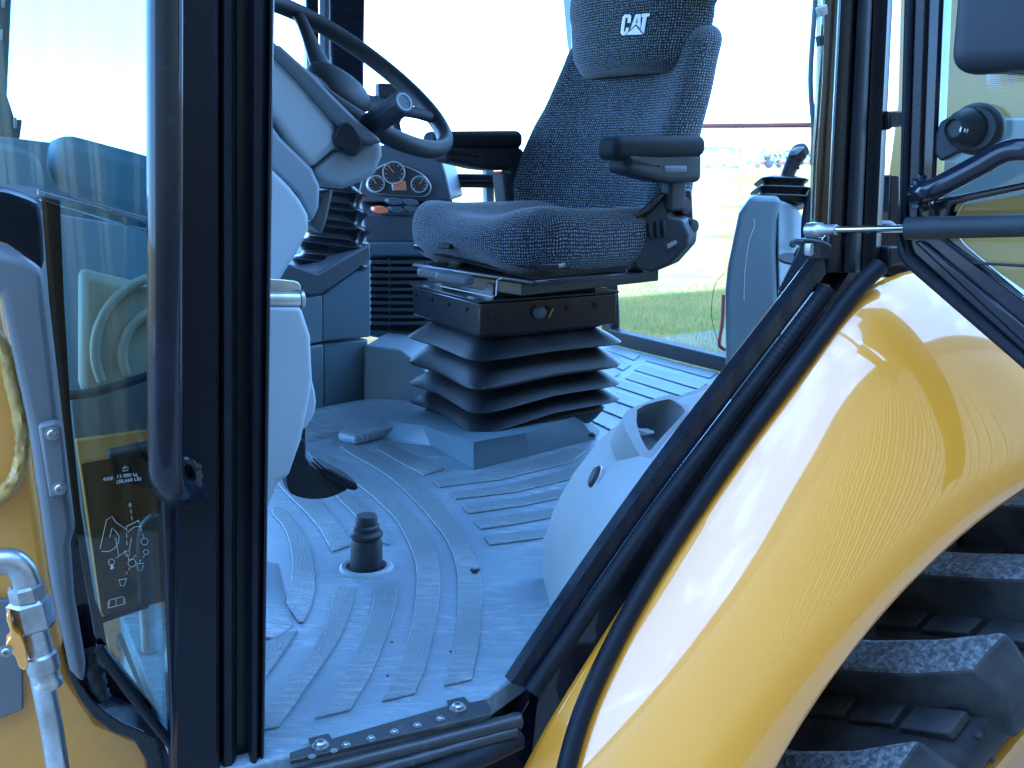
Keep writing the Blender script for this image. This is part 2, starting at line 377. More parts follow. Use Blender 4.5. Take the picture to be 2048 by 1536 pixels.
from mathutils.bvhtree import BVHTree
def bvh(o):
    return BVHTree.FromPolygons([v.co + V(POS[o.name]) for v in o.data.vertices], [tuple(p.vertices) for p in o.data.polygons])
def hit(tree, x, y, lift=0.0, fb=None):
    r = ray(x, y).normalized(); h = tree.ray_cast(O, r)
    return (h[0] - r * lift) if h[0] else fb
# ================================================================= THE SETTING
gpts = [(-900, -300), (900, -300), (900, 1500), (-900, 1500)]
me = mesh('grass_field', [V((x, y, 0)) for x, y in gpts], [(0, 1, 2, 3)]); struct(link('grass_field', me, 'ground', smooth=0))
nB = V((-.5, .866, 0)); sB = V((.866, .5, 0))
me = mesh('gravel_yard', [nB * a + sB * b + V((0, 0, .004)) for a, b in ((-14, -22), (-14, 22), (4.4, 22), (4.4, -22))], [(0, 1, 2, 3)]); struct(link('gravel_yard', me, 'gravel', smooth=0))

# shaded lawn blades (uncountable)
def grass_patch(name, n, area):
    vs_ = []; fs = []
    for i in range(n):
        x, y = area()
        h = random.uniform(.03, .085); a = random.uniform(0, 6.28); wd = random.uniform(.004, .009)
        l = V((random.gauss(0, .02), random.gauss(0, .02), 0)); dx = V((math.cos(a) * wd, math.sin(a) * wd, 0)); b = V((x, y, 0))
        k = len(vs_); vs_ += [b - dx, b + dx, b + l + V((0, 0, h))]; fs.append((k, k + 1, k + 2))
    o = link(name, mesh(name, vs_, fs), 'grass', smooth=0); o['kind'] = 'stuff'; o['label'] = 'lawn grass blades seen through the rear window'; o['category'] = 'grass'
    return o
def ga():
    d = random.uniform(5.5, 15); az = R(random.uniform(2, 15)); return d * math.sin(az), d * math.cos(az)
grass_patch('grass', 90000, ga)

# farm building behind the camera; it throws the shade the machine stands in and mirrors in the fender
bp_ = nB * -3.0
fb = empty('farm_building', bp_, 'tan corrugated steel farm building standing behind the photographer, mirrored in the yellow fender', 'building')
rows = [[], []]; n = 1280
for i in range(n + 1):
    x = -16 + 32 * i / n; dd = .05 * math.cos(2 * math.pi * x / .25)
    p = bp_ + sB * x + nB * dd; rows[0].append(p); rows[1].append(p + V((0, 0, 6.1)))
loft('siding_wall', rows, 'siding', fb, smooth=80)
prism('roof', [bp_ + sB * -16.5 + nB * .4 + V((0, 0, 6.05)), bp_ + sB * 16.5 + nB * .4 + V((0, 0, 6.05)), bp_ + sB * 16.5 - nB * 9 + V((0, 0, 7.6)), bp_ + sB * -16.5 - nB * 9 + V((0, 0, 7.6))], V((0, 0, .12)), 'siding', fb, bev=0)
prism('end_wall', [bp_ + sB * -16 - nB * .1, bp_ + sB * -16 - nB * 9, bp_ + sB * -16 - nB * 9 + V((0, 0, 7.5)), bp_ + sB * -16 - nB * .1 + V((0, 0, 6))], sB * .1, 'siding', fb, bev=0)

# far field things
tree = empty('bare_tree', D(1472, 333, 200) * 1, 'tall bare leafless tree standing beyond the field, pale against the sky', 'tree')
tp = V(POS['bare_tree']); tp.z = 0
tw_v = []; tw_f = []
def limb(a, b, r0, r1, out_v, out_f, n=5):
    t = (b - a).normalized(); x = t.orthogonal().normalized(); y = t.cross(x); k = len(out_v)
    for q, r_ in ((a, r0), (b, r1)):
        for i in range(n): an = 6.283 * i / n; out_v.append(q + x * math.cos(an) * r_ + y * math.sin(an) * r_)
    for i in range(n): out_f.append((k + i, k + (i + 1) % n, k + n + (i + 1) % n, k + n + i))
tr_v = []; tr_f = []
def grow(p, d, L_, r, lvl):
    q = p + d * L_; dst = (tr_v, tr_f) if lvl < 2 else (tw_v, tw_f)
    limb(p, q, r, r * .65, *dst)
    if lvl >= 5: return
    for _ in range(3 if lvl else 4):
        nd = (d + V((random.gauss(0, .42), random.gauss(0, .42), random.gauss(.12, .25)))).normalized()
        grow(p + d * L_ * random.uniform(.55, 1), nd, L_ * random.uniform(.55, .78), r * .55, lvl + 1)
grow(tp, V((0, 0, 1)), 6.0, .32, 0)
link('trunk', mesh('trunk', tr_v, tr_f), 'trunk', tree); c_ = link('crown', mesh('crown', tw_v, tw_f), 'twig', tree); c_['kind'] = 'stuff'
def leafbox(name, c, size, n, label, cat, group=None, m='leaf'):
    vs_ = []; fs = []
    for i in range(n):
        p = V((random.uniform(-.5, .5) * size[0], random.uniform(-.5, .5) * size[1], random.uniform(0, 1) * size[2]))
        p.z *= .8 + .3 * noise.noise(V((p.x * .4, p.y * .4, c[0])))
        p += V((c[0], c[1], 0)); a = V([random.gauss(0, 1) for _ in range(3)]).normalized() * random.uniform(.15, .35) * size[2] * .3; b_ = a.orthogonal().normalized() * a.length
        k = len(vs_); vs_ += [p - a, p + b_, p + a, p - b_]; fs.append((k, k + 1, k + 2, k + 3))
    o = link(name, mesh(name, vs_, fs), m, smooth=0); tag(o, label, cat, group); return o
def gx(x, d): return (x - 1024) / F * d
leafbox('clipped_hedge', (gx(1427, 205), 205), (4.6, 3, 1.7), 700, 'low clipped hedge left of the bare tree base', 'hedge')
leafbox('clipped_hedge', (gx(1467, 203), 203), (2.6, 2, 1.5), 500, 'small clipped hedge block right of the bare tree base', 'hedge')
leafbox('shrub', (gx(1425, 230), 230), (6, 4, 4.2), 500, 'grey green shrub behind the clipped hedge beyond the field', 'shrub')
leafbox('shrub', (gx(1545, 330), 330), (26, 10, 6), 1400, 'long pale tree line behind the red farm machines', 'shrub')
def far_machine(x, d, label, s=1.0):
    p = V((gx(x, d), d, 0)); e = empty('farm_tractor', p, label, 'tractor', None)
    rbox('body', (2.6 * s, 1.1 * s, .8 * s), .1, Matrix.Translation(p + V((-.3, 0, 1.1))), 'farred', e, n=2)
    rbox('cab', (1.1 * s, 1.2 * s, 1.0 * s), .08, Matrix.Translation(p + V((.8, 0, 1.9))), 'bplastic', e, n=2)
    for dx, r_ in ((-1.2, .5), (1.0, .8)): lathe('wheel', [(r_ * .4, -.2), (r_, -.15), (r_, .15), (r_ * .4, .2)], zframe(p + V((dx, -.6, r_)), (0, 1, 0)), 'bplastic', e, n=16)
far_machine(1515, 208, 'faded red tractor parked at the far edge of the field, left of the other', .8)
far_machine(1556, 212, 'second faded red tractor at the far edge of the field, nearest the joystick', .7)
fw_ = empty('farm_house', V((gx(1425, 245), 245, 0)), 'low white farm house behind the hedge beyond the field', 'house'); p = V(POS['farm_house'])
rbox('wall', (9, 6, 3), .02, Matrix.Translation(p + V((0, 0, 1.5))), 'farwall', fw_, n=1, smooth=0)
prism('roof', [p + V((-5, -3.4, 3)), p + V((-5, 3.4, 3)), p + V((-5, 0, 4.6))], V((10, 0, 0)), 'bplastic', fw_, bev=0)

# ================================================================= THE MACHINE
mc = empty('backhoe_loader', sf(.4, 1.0, 0), 'yellow and black backhoe loader with open cab door, grey cab floor and curved rear fender', 'backhoe')
def cyl(name, a, b, r, m, parent, n=16): return tube(name, [a, b], r, m, parent, n=n, sub=1)

# ---- floor and roof
_c = Z(1214, 686); _co = _c.dot(nS) - dS; _e = Z(1640, 798)
fp = [sf(.10, .0, FZ), sf(.40, .0, FZ), sf(.62, .12, FZ), sf(1.2, .5, FZ), _e, _c, sf(.0, _co, FZ)]
fl = prism('floor_mat', fp, V((0, 0, -.03)), 'mat', mc, bev=.004)
prism('cab_roof', [sf(-.75, -.05, 2.72), sf(1.2, -.05, 2.72), sf(1.9, 2.9, 2.72), sf(-.75, 2.9, 2.72)], V((0, 0, .1)), 'gdark', mc, bev=.02)
prism('underframe', [q + V((0, 0, -.033)) + nS * .03 for q in fp[:4]] + [q + V((-.02, -.03, -.033)) for q in fp[4:]], V((0, 0, -.45)), 'paint', mc, bev=0)
def rib(px, h=.0035):
    px = chaikin(px, 1) if len(px) > 8 else px
    return prism('floor_rib', [Z(x, y, FZ + .0003) for x, y in px], V((0, 0, h)), 'rib', fl, bev=.0012, seg=1)
RIBS = [
 [(537,1024),(569,1055),(584,1105),(584,1155),(572,1210),(572,1210),(597,1247),(597,1247),(608,1247),(608,1247),(625,1211),(634,1171),(625,1108),(603,1061),(562,1011)],
 [(556,974),(634,1049),(664,1105),(664,1105),(703,1092),(703,1092),(684,1055),(650,1014),(619,983),(580,950),(560,962)],
 [(669,994),(700,1022),(723,1049),(738,1080),(738,1080),(781,1092),(781,1092),(766,1055),(737,1017),(700,986),(675,985)],
 [(611,911),(665,938),(716,971),(756,1005),(791,1039),(812,1077),(831,1121),(834,1164),(831,1199),(825,1241),(811,1305),(793,1352),(764,1406),(764,1406),(830,1390),(830,1390),(852,1340),(869,1264),(881,1188),(880,1146),(869,1099),(841,1052),(800,1005),(750,967),(687,930),(625,896)],
 [(675,896),(766,946),(812,986),(853,1030),(891,1077),(909,1117),(916,1155),(916,1197),(913,1264),(901,1328),(888,1375),(888,1375),(945,1361),(945,1361),(960,1287),(964,1217),(962,1149),(944,1108),(916,1055),(881,1008),(844,974),(797,936),(734,899),(700,890)],
 [(766,886),(812,905),(862,928),(888,940),(888,940),(847,952),(847,952),(781,917),(745,895)],
 [(668,1175),(712,1178),(712,1178),(702,1226),(676,1287),(617,1372),(559,1456),(559,1456),(528,1463),(528,1463),(528,1428),(582,1364),(629,1299),(658,1238)],
 [(751,1173),(797,1160),(797,1160),(793,1205),(778,1264),(746,1346),(702,1422),(702,1422),(630,1440),(630,1440),(670,1387),(714,1305),(740,1241)],
 [(500,1296),(528,1288),(595,1264),(595,1264),(573,1299),(528,1362),(500,1392)],
 [(867,964),(880,976),(1000,961),(1140,927),(1172,905),(1150,898),(1000,942)],
 [(898,988),(912,1000),(1031,986),(1140,960),(1160,935),(1016,971)],
 [(925,1013),(937,1029),(1047,1013),(1120,998),(1135,978),(1031,999)],
 [(948,1044),(962,1060),(1031,1050),(1108,1036),(1118,1019),(1031,1030)],
 [(969,1075),(980,1092),(1087,1078),(1102,1059)],
 [(1290,722),(1302,717),(1436,745),(1420,758)],
 [(1268,741),(1282,732),(1415,768),(1397,780)],
 [(1250,758),(1264,747),(1395,786),(1376,798)],
 [(1205,765),(1222,757),(1368,802),(1345,812)],
 [(1185,788),(1202,776),(1330,818),(1300,828)],
 [(1165,806),(1182,796),(1285,832),(1262,845)],
 [(1148,826),(1162,815),(1250,848),(1230,866)],
 [(1213,700),(1228,692),(1280,712),(1268,722)],
 [(1200,722),(1214,711),(1262,731),(1246,742)],
 [(1190,742),(1202,732),(1240,748),(1222,760)],
]
for r_ in RIBS: rib(r_)
# mat upstand behind the ribs, under the consoles, and foot rest block
def up(x, y, z): return Z(x, y, z)
tub = [(560, 862), (628, 838), (735, 812), (800, 822), (850, 850)]
# inner (floor) line a little nearer than the outer raised line
inn = [Z(560, 905), Z(640, 880), Z(745, 868), Z(815, 866), Z(862, 880)]
outt = [Z(x, y) + V((0, .02, 0)) for x, y in [(560, 878), (640, 856), (735, 838), (812, 842), (868, 858)]]
rows = [inn, [a.lerp(b, .55) + V((0, 0, .012)) for a, b in zip(inn, outt)], [b + V((0, 0, .035)) for b in outt], [b + V((0, .015, .04)) for b in outt]]
rows = [crom(r_, 5) for r_ in rows]; loft('mat_upstand', rows, 'mat', fl, th=.004)
prism('foot_rest', [Z(x, y) for x, y in [(676, 884), (712, 892), (792, 872), (776, 862), (745, 862), (690, 866)]], V((0, 0, .022)), 'mat', fl, bev=.008, seg=3)
rows = []
for f, hh in ((0, -.002), (.5, .003), (1, .012)):
    rows.append([Z(x - f * dx, y) + V((0, 0, hh)) for x, y, dx in [(556, 1130, 60), (572, 1200, 70), (583, 1250, 90), (545, 1280, 60)]])
loft('mat_upstand', [crom(r_, 5) for r_ in rows], 'mat', fl, th=.004)
# bits of grit
for x, y in ((775, 1352), (784, 1285), (901, 1304)):
    tube('grit', [Z(944, 1140, FZ + .004), Z(951, 1144, FZ + .006), Z(957, 1138, FZ + .004)], .003, 'steel_dark', fl, n=7, bumps=.8)
    lathe('grit', [(.0015, 0), (.002, .001), (.001, .002)], zframe(Z(x, y), (0, 0, 1)), 'steel_dark', fl, n=6)
# round floor post
pb = Z(733, 1135); fr = frame(pb, (1, 0, 0), (0, 1, 0), (.03, .0, 1))
fpst = lathe('floor_post', [(.0, .0), (.0245, .0), (.0235, .040), (.0215, .044), (.0210, .047), (.0245, .051), (.0245, .055), (.0195, .059), (.0190, .062), (.0195, .066), (.0165, .069), (.0160, .080), (.0145, .083), (.0, .083)], fr, 'bplastic', mc, n=32)
lathe('boot_ring', [(.030, .0), (.031, .004), (.037, .005), (.040, .003), (.041, 0)], frame(pb, (1, 0, 0), (0, 1, 0), (0, 0, 1)), 'gmid', fpst, n=36)
lathe('ring_gap', [(.0, .0004), (.033, .0012), (.033, .0002)], frame(pb, (1, 0, 0), (0, 1, 0), (0, 0, 1)), 'rubber', fpst, n=28)

# ---- sill plate, bolts, rails
sp_ = [(580,1513),(617,1501),(616,1484),(658,1474),(664,1485),(894,1419),(892,1408),(929,1400),(939,1412),(972,1406),(982,1424),(982,1436),(581,1530)]
spl = prism('sill_plate', [Z(x, y, FZ + .001) for x, y in sp_], V((0, 0, .005)), 'steel_dark', mc, bev=.001)
for x, y in ((641, 1493), (916, 1418)): bolt('screw', Z(x, y, FZ + .006), (0, 0, 1), .0062, 'bolt', spl)
for x, y in ((692, 1491), (742, 1478), (789, 1465), (835, 1452), (881, 1439)): bolt('screw', Z(x, y, FZ + .006), (0, 0, 1), .0033, 'bolt', spl)
for x, y in ((624, 1514), (668, 1502)): lathe('washer', [(.004, 0), (.004, .001), (.002, .001)], zframe(Z(x, y, FZ + .006), (0, 0, 1)), 'bolt', spl, n=10)
tube('sill_rail', [Z(x, y, FZ - .010) for x, y in ((560, 1560), (700, 1527), (870, 1484), (1000, 1450), (1040, 1440))], .009, 'steel_dark', mc, bumps=.15, sub=5)
tube('sill_rail', [Z(x, y, FZ - .02) for x, y in ((560, 1588), (760, 1540), (900, 1500), (1030, 1462))], .008, 'steel_dark', mc, bumps=.25, sub=5)
tube('sill_seal', [Z(x, y, FZ - .035) for x, y in ((600, 1640), (800, 1572), (930, 1525), (1035, 1476))], .013, 'rubber', mc, sub=4)
slab('rocker_panel', [(480, 1580), (1035, 1440), (1060, 1400), (1250, 1190), (1238, 1245), (1180, 1330), (1060, 1560), (1000, 1760), (480, 1760)], ('S', .035), 'paint', mc, th=.02, bev=.001)

# ---- near front post with grab bar (profile swept from bottom to top)
def post(name, prof, m, parent, y0=-70, y1=1610, rows=2):
    """prof: (x at y=0, x at y=1536, offset)"""
    rr = []
    for y in (y0, y1):
        t = y / 1536.0; rr.append([S(a + (b - a) * t, y, o) for a, b, o in prof])
    return loft(name, rr, m, parent, closed_u=True, cap=True, smooth=30)
fpo = post('front_post', [(362,345,.035),(364,348,.006),(370,354,0),(430,432,0),(436,438,.003),(439,441,.018),(446,448,.022),(498,496,.022),(503,500,.006),(508,504,.002),(524,512,.001),(536,520,.008),(540,523,.02),(540,523,.10),(362,345,.10)], 'post_paint', mc)
post('post_seal', [(537,519,.012),(541,523,.004),(546,526,.004),(549,528,.010),(549,528,.03),(537,519,.03)], 'rubber', mc)
post('post_rubber', [(441,443,.012),(448,449,.006),(462,463,.006),(469,470,.012),(474,474,.0215),(441,443,.0225)], 'rubber', mc)
gb = tube('grab_bar', [S(331, y, -.035) for y in (-70, 200, 500, 760, 900)] + [S(333, 945, -.033), S(345, 975, -.022), S(368, 985, -.005), S(388, 985, .01)], .0152, 'paint', mc, n=24, sub=5)
# weld bead
tube('weld_bead', [S(372 + 22 * math.cos(a), 955 + 34 * math.sin(a), -.006) for a in [i * .45 for i in range(15)]],   .0050, 'paint', gb, bumps=.3, sub=3, n=8)
slab('lower_post_flange', [(310, 960), (322, 1000), (345, 1560), (372, 1560), (360, 960)], ('S', .028), 'paint', mc, th=.03, bev=.003)
st = cyl('latch_striker', S(500, 599, .03), S(603, 599, .03), .0078, 'zinc', mc)
lathe('collar', [(.0078, 0), (.0095, .001), (.0095, .004), (.0078, .005)], zframe(S(598, 599, .03), sS), 'zinc', st, n=20)
slab('plate', [(505, 555), (585, 560), (600, 566), (604, 584), (505, 584)], ('S', .034), 'zinc', st, th=.004, bev=.001, sm=1)

# ---- front glass, hood and what stands behind it at the left
gl = slab('front_side_glass', [(82,388),(310,452),(372,468),(372,1500),(342,1484),(192,1290),(150,1050),(98,600)], ('S', .05), 'glass_tint', mc, th=.005, bev=0)
slab('printed_border', [(82,392),(120,402),(128,600),(142,830),(160,1010),(190,1200),(205,1236),(300,1206),(296,1216),(206,1246),(214,1290),(196,1296),(150,1050),(98,600)], ('S', .047), 'glass_dark', gl, th=.002, bev=0)
slab('glass_edge', [(74,378),(300,440),(372,462),(372,490),(300,466),(76,400)], ('S', .044), 'glass', mc, th=.02, bev=.002)
slab('windshield', [(-150,-80),(372,-80),(372,455),(80,376),(-150,350)], ('S', .16), 'glass_tint', mc, th=.005, bev=0)
tube('lower_glass_seal', [S(196, 1295, .04), S(260, 1385, .04), S(342, 1488, .04)], .005, 'rubber', mc, sub=3)
# far front pillar seen through the windshield
pil = slab('front_bracket', [(-60,-80),(26,-80),(20,60),(14,190),(30,240),(45,238),(40,275),(30,292),(-60,300)], ('S', .9), 'gdark', mc, th=.03, bev=.004)
for x, y in ((6, 5), (30, 247), (2, 70)): slab('slot', [(x-3, y-12), (x+4, y-12), (x+4, y+10), (x-3, y+10)], ('S', .895), 'ring', pil, th=.004, bev=.001)
hood = slab('hood', [(-200,262),(0,272),(100,284),(160,300),(372,352),(372,600),(-200,600)], ('S', .75), 'gmid', mc, th=.9, bev=.03, seg=4)
slab('hood_cowl', [(104,385),(100,300),(112,276),(140,270),(165,276),(300,312),(372,336),(372,470),(300,440)], ('S', .60), 'gmid', mc, th=.3, bev=.025, sm=1, seg=4)
slab('lamp_hood', [(-60,400),(-40,290),(10,286),(60,300),(85,330),(92,390),(80,410)], ('S', .5), 'gmid', mc, th=.2, bev=.02, sm=1, seg=3)
slab('hood_rubber', [(-150,372),(0,380),(72,405),(84,420),(90,552),(60,520),(0,478),(-150,450)], ('S', .20), 'rubber', mc, th=.2, bev=.012, sm=1)
ylw = slab('hood_side_panel', [(-200,560),(0,590),(55,870),(100,1180),(140,1350),(200,1440),(290,1478),(330,1560),(340,1800),(-200,1800)], ('S', .16), 'yellow_dull', mc, th=.15, bev=.008)
slab('hood_skirt', [(128,1290),(170,1385),(230,1440),(300,1468),(348,1500),(352,1620),(300,1620),(290,1490),(200,1455),(142,1375)], ('S', .13), 'paint', mc, th=.06, bev=.004, sm=1)
gcp = slab('cowl_side_panel', [(-100,500),(0,503),(50,520),(88,545),(98,640),(120,830),(150,1060),(142,1090),(150,1200),(172,1330),(168,1374),(140,1345),(104,1180),(60,870),(0,585),(-100,560)], ('S', .10), 'panelgrey', mc, th=.05, bev=.012, seg=3)
hp = slab('hinge_plate', [(76,852),(112,843),(124,850),(138,990),(100,998)], ('S', .085), 'panelgrey', gcp, th=.014, bev=.003)
for x, y in ((104, 867), (119, 976)): bolt('bolt', S(x, y, .085), -nS, .0045, 'bolt', gcp)
slab('dark_recess', [(128,1060),(160,1050),(210,1300),(350,1470),(350,1500),(300,1470),(220,1430),(160,1390),(140,1200)], ('S', .20), 'paint', mc, th=.02, bev=.003)
tube('cable_boot', [S(178, 1300, .14), S(188, 1340, .14), S(196, 1375, .14), S(210, 1398, .14)], [.007, .010, .009, .006], 'bplastic', mc, sub=5, bumps=.5)
tube('weld_ridge', [S(x, y, .15) for x, y in ((-30, 640), (4, 690), (22, 760), (40, 840), (44, 900), (32, 950), (6, 990), (-30, 1010))], .0085, 'weld', ylw, bumps=.4, sub=7, flat=.8)
# behind the tinted glass
slab('inner_cowl_panel', [(60,420),(372,470),(372,760),(372,1300),(80,1300)], ('S', .47), 'gmid', mc, th=.02, bev=.002)  # grey lightened to stand in for reflection on the glass
slab('reflection_shape', [(160,540),(300,575),(372,560),(372,740),(255,770),(160,790)], ('S', .36), 'beige', mc, th=.05, bev=.01)  # invented beige shape, standing in for the fender's reflection in the glass
for k, (r1, yy) in enumerate(((150, 0), (95, 10))):
    tube('reflection_arc', [S(340 - r1 * math.sin(a), 700 + yy - r1 * math.cos(a), .355) for a in [i * .25 for i in range(0, 9)]], .006, 'beige', mc, sub=4)  # arcs invented for that same reflection
tube('cross_rod', [S(136, 792, .30), S(200, 782, .30), S(300, 750, .30), S(372, 720, .30)], .0055, 'bplastic', mc, sub=3)
slab('lower_cowl_panel', [(140,800),(372,742),(372,1250),(205,1245),(165,1040)], ('S', .45), 'panelgrey', mc, th=.02, bev=.002)
slab('lower_body', [(150,880),(372,850),(372,1560),(300,1560),(205,1260)], ('S', .44), 'yellow_dull', mc, th=.01, bev=.002)
slab('dark_body', [(215,905),(372,870),(372,1000),(230,960)], ('S', .36), 'bplastic', mc, th=.02, bev=.004)
# hose behind the glass, small
h2 = tube('return_hose', [S(330,1035,.30), S(308,1040,.30), S(293,1060,.30), S(289,1100,.30), S(292,1180,.3), S(300,1300,.3)], .010, 'zinc', mc, sub=5)
lathe('grommet', [(.013, 0), (.011, .004), (.004, .006)], zframe(S(257, 1175, .40), -nS), 'bplastic', mc, n=20)

# decal on the tinted glass
dc = slab('load_decal', [(163,928),(300,902),(372,890),(372,1192),(210,1232),(203,1225)], ('S', .0465), 'glass_decal', gl, th=.0006, bev=0)
def text(s, x, y, h, off, parent, rot=0, m='decal_ink', name='lettering'):
    cu = bpy.data.curves.new('t', 'FONT'); cu.body = s; cu.size = 1; o = bpy.data.objects.new('t', cu); sc.collection.objects.link(o)
    dg = bpy.context.evaluated_depsgraph_get(); me = bpy.data.meshes.new_from_object(o.evaluated_get(dg)); bpy.data.objects.remove(o)
    b = S(x, y, off); ex = (S(x + 20, y + 20 * math.tan(rot), off) - b).normalized(); ez = V((0, 0, 1))
    sc_ = h / F * (b - O).dot(FWc) * 1.35
    for v in me.vertices: v.co = b + ex * v.co.x * sc_ + ez * v.co.y * sc_
    me.materials.clear(); return link(name, me, m, parent, smooth=0)
text('450F', 206, 962, 7.5, .0455, dc, R(-6)); text('13 000 kg', 233, 957, 7.5, .0455, dc, R(-8)); text('(28,660 LB)', 233, 967, 7.5, .0455, dc, R(-8))
def line(pts, r=.00024, dashed=False):
    P = [S(x, y, .0455) for x, y in pts]
    if not dashed: return tube('decal_line', P, r, 'decal_ink', dc, n=5, sub=1)
    vs_ = []; fs = []
    for a, b in zip(P, P[1:]):
        k = max(2, int((b - a).length / .006))
        for i in range(k): limb(a.lerp(b, i / k), a.lerp(b, (i + .6) / k), r, r, vs_, fs)
    return link('decal_line', mesh('decal_line', vs_, fs), 'decal_ink', dc, smooth=0)
line([(246,937),(256,934),(256,940),(246,943),(246,937)]); line([(248,935),(251,931)])
line([(260,1007),(265,1045)], dashed=True); line([(258,1012),(260,1005),(263,1011)])
line([(253,1053),(277,1041)]); line([(253,1053),(254,1096)], dashed=True); line([(277,1041),(289,1080)], dashed=True)
line([(200,1098),(213,1040),(224,1033),(232,1045),(252,1058)]); line([(203,1103),(218,1103),(230,1096),(237,1085),(238,1072),(231,1062),(224,1056),(219,1075)]); line([(231,1075),(237,1110)])
line([(231,1117),(252,1102),(258,1120)]); line([(254,1110),(260,1122),(272,1110)]); line([(263,1076),(258,1100)]); line([(255,1065),(268,1054),(284,1052)])
def circ(x, y, r): line([(x + r * math.cos(i * .524), y + r * math.sin(i * .524)) for i in range(13)])
circ(223,1124,6); circ(289,1083,7); circ(264,1126,8); circ(292,1104,5); line([(223,1130),(226,1136),(221,1137)], .0012)
line([(279,1124),(292,1107)], dashed=True); line([(271,1128),(289,1126)]); line([(274,1130),(276,1141),(284,1141),(287,1130)]); line([(260,1135),(250,1152)], dashed=True)
line([(237,1160),(254,1157)]); line([(239,1161),(241,1171),(249,1171),(252,1160)]); line([(249,1102),(260,1102),(258,1112),(251,1112),(249,1102)])
line([(218,1216),(219,1200),(232,1197),(246,1193),(248,1208),(232,1212),(218,1216)]); line([(232,1197),(232,1212)]); line([(216,1217),(217,1202)]); line([(250,1208),(249,1196)])
# hydraulic hose at the near left
hz_ = empty('hydraulic_hose', S(60, 1200, .0), 'silver hydraulic hose with crimped fitting running down past the yellow clip at lower left', 'hose')
tube('elbow', [S(-60, 1150, .05), S(-20, 1128, .05), S(18, 1122, .05), S(42, 1138, .05), S(58, 1176, .05)], .0125, 'zinc', hz_, sub=6, n=18)
ax_ = (S(80, 1300, .05) - S(48, 1170, .05)).normalized()
lathe('ferrule', [(.013, 0), (.0165, .002), (.0165, .014), (.014, .016)], zframe(S(50, 1168, .05), ax_), 'zinc', hz_, n=8, smooth=20)
lathe('hex_nut', [(.015, 0), (.020, .003), (.020, .028), (.016, .031)], zframe(S(56, 1196, .05), ax_), 'zinc', hz_, n=6, smooth=20)
lathe('crimp', [(.012, 0), (.0125, .03), (.015, .032), (.015, .048), (.0125, .05), (.0125, .058), (.014, .06), (.014, .066), (.011, .068)], zframe(S(66, 1248, .05), ax_), 'zinc', hz_, n=18)
tube('hose_sleeve', [S(74, 1300, .05), S(88, 1380, .05), S(104, 1460, .05), S(122, 1580, .05)], .0105, 'zinc', hz_, n=18)
clip = empty('hose_clip', S(45, 1290, .03), 'yellow cast clip clamped to the silver hydraulic hose', 'clip')
slab('jaw', [(10,1232),(22,1228),(26,1262),(46,1276),(60,1340),(40,1342),(30,1310),(14,1306),(10,1290),(24,1272)], ('S', .025), 'yellow', clip, th=.018, bev=.004, sm=1)
bolt('bolt', S(12, 1302, .022), -nS, .004, 'bolt', clip)
pp = slab('side_plate', [(-60,1190),(0,1200),(44,1206),(47,1420),(0,1438),(-60,1450)], ('S', .15), 'panelgrey', mc, th=.01, bev=.002)
bolt('bolt', S(84, 1235, .15), -nS, .009, 'bplastic', mc)
# ---- foot pedal
pdl = slab('accelerator_pedal', [(575,985),(572,930),(600,880),(612,880),(612,925),(650,945),(700,965),(700,978),(665,995),(630,1000),(600,996)], 1.45, 'bplastic', mc, th=.035, bev=.004, sm=1)
slab('pedal_pad', [(640,938),(660,938),(716,968),(712,982),(700,980),(650,955)], 1.44, 'rubber', pdl, th=.06, bev=.002)
for i in range(8):
    x = 648 + i * 9; y = 938 + i * 5.2
    slab('tread_tooth', [(x, y-3), (x+5, y-1), (x+5, y+5), (x, y+3)], 1.437, 'rubber', pdl, th=.06, bev=.001)
# ---- steering console
cst = slab('steering_console', [(480,300),(534,328),(594,387),(625,444),(600,500),(563,556),(520,640),(480,640)], ('S', .50), 'glight', mc, th=.25, bev=.01, sm=1, seg=3)
slab('console_trim', [(480,180),(537,240),(562,275),(625,337),(641,372),(639,415),(625,446),(594,388),(534,330),(480,290)], ('S', .53), 'gmid', cst, th=.3, bev=.006)
sh = slab('column_shroud', [(480,60),(547,106),(600,160),(650,219),(678,250),(675,294),(640,324),(622,339),(575,285),(541,228),(480,190)], ('S', .56), 'glight', mc, th=.2, bev=.012, seg=4)
slab('shroud_lower', [(620,340),(650,318),(676,295),(700,311),(728,283),(766,281),(767,312),(753,347),(737,360),(688,378),(645,369)], ('S', .57), 'gmid', sh, th=.22, bev=.012, seg=4)
slab('shroud_top_trim', [(480,40),(547,88),(562,91),(592,118),(625,147),(665,190),(716,240),(759,275),(766,287),(730,287),(700,270),(680,252),(650,221),(600,162),(547,108),(480,60)], ('S', .545), 'gdark', sh, th=.24, bev=.006)
slab('column_cover', [(620,450),(640,398),(628,385),(668,378),(655,440),(645,470)], ('S', .70), 'gdark', mc, th=.1, bev=.01)
slab('lever_socket', [(667,285),(680,247),(700,243),(725,280),(722,298),(712,314),(700,311)], ('S', .54), 'rubber', sh, th=.02, bev=.002, sm=1)
cwl = slab('lower_cowl', [(480,606),(603,614),(622,672),(626,762),(620,800),(603,883),(578,955),(559,964),(534,1024),(515,1060),(480,1060)], ('S', .32), 'glight', mc, th=.25, bev=.02, seg=4)
slab('cowl_side', [(600,745),(622,750),(634,797),(630,830),(610,862),(590,860),(590,760)], ('S', .36), 'glight', cwl, th=.15, bev=.012, sm=1, seg=3)
slab('pedal_column', [(560,880),(612,850),(612,990),(590,990),(573,962)], 1.48, 'bplastic', cwl, th=.05, bev=.003)
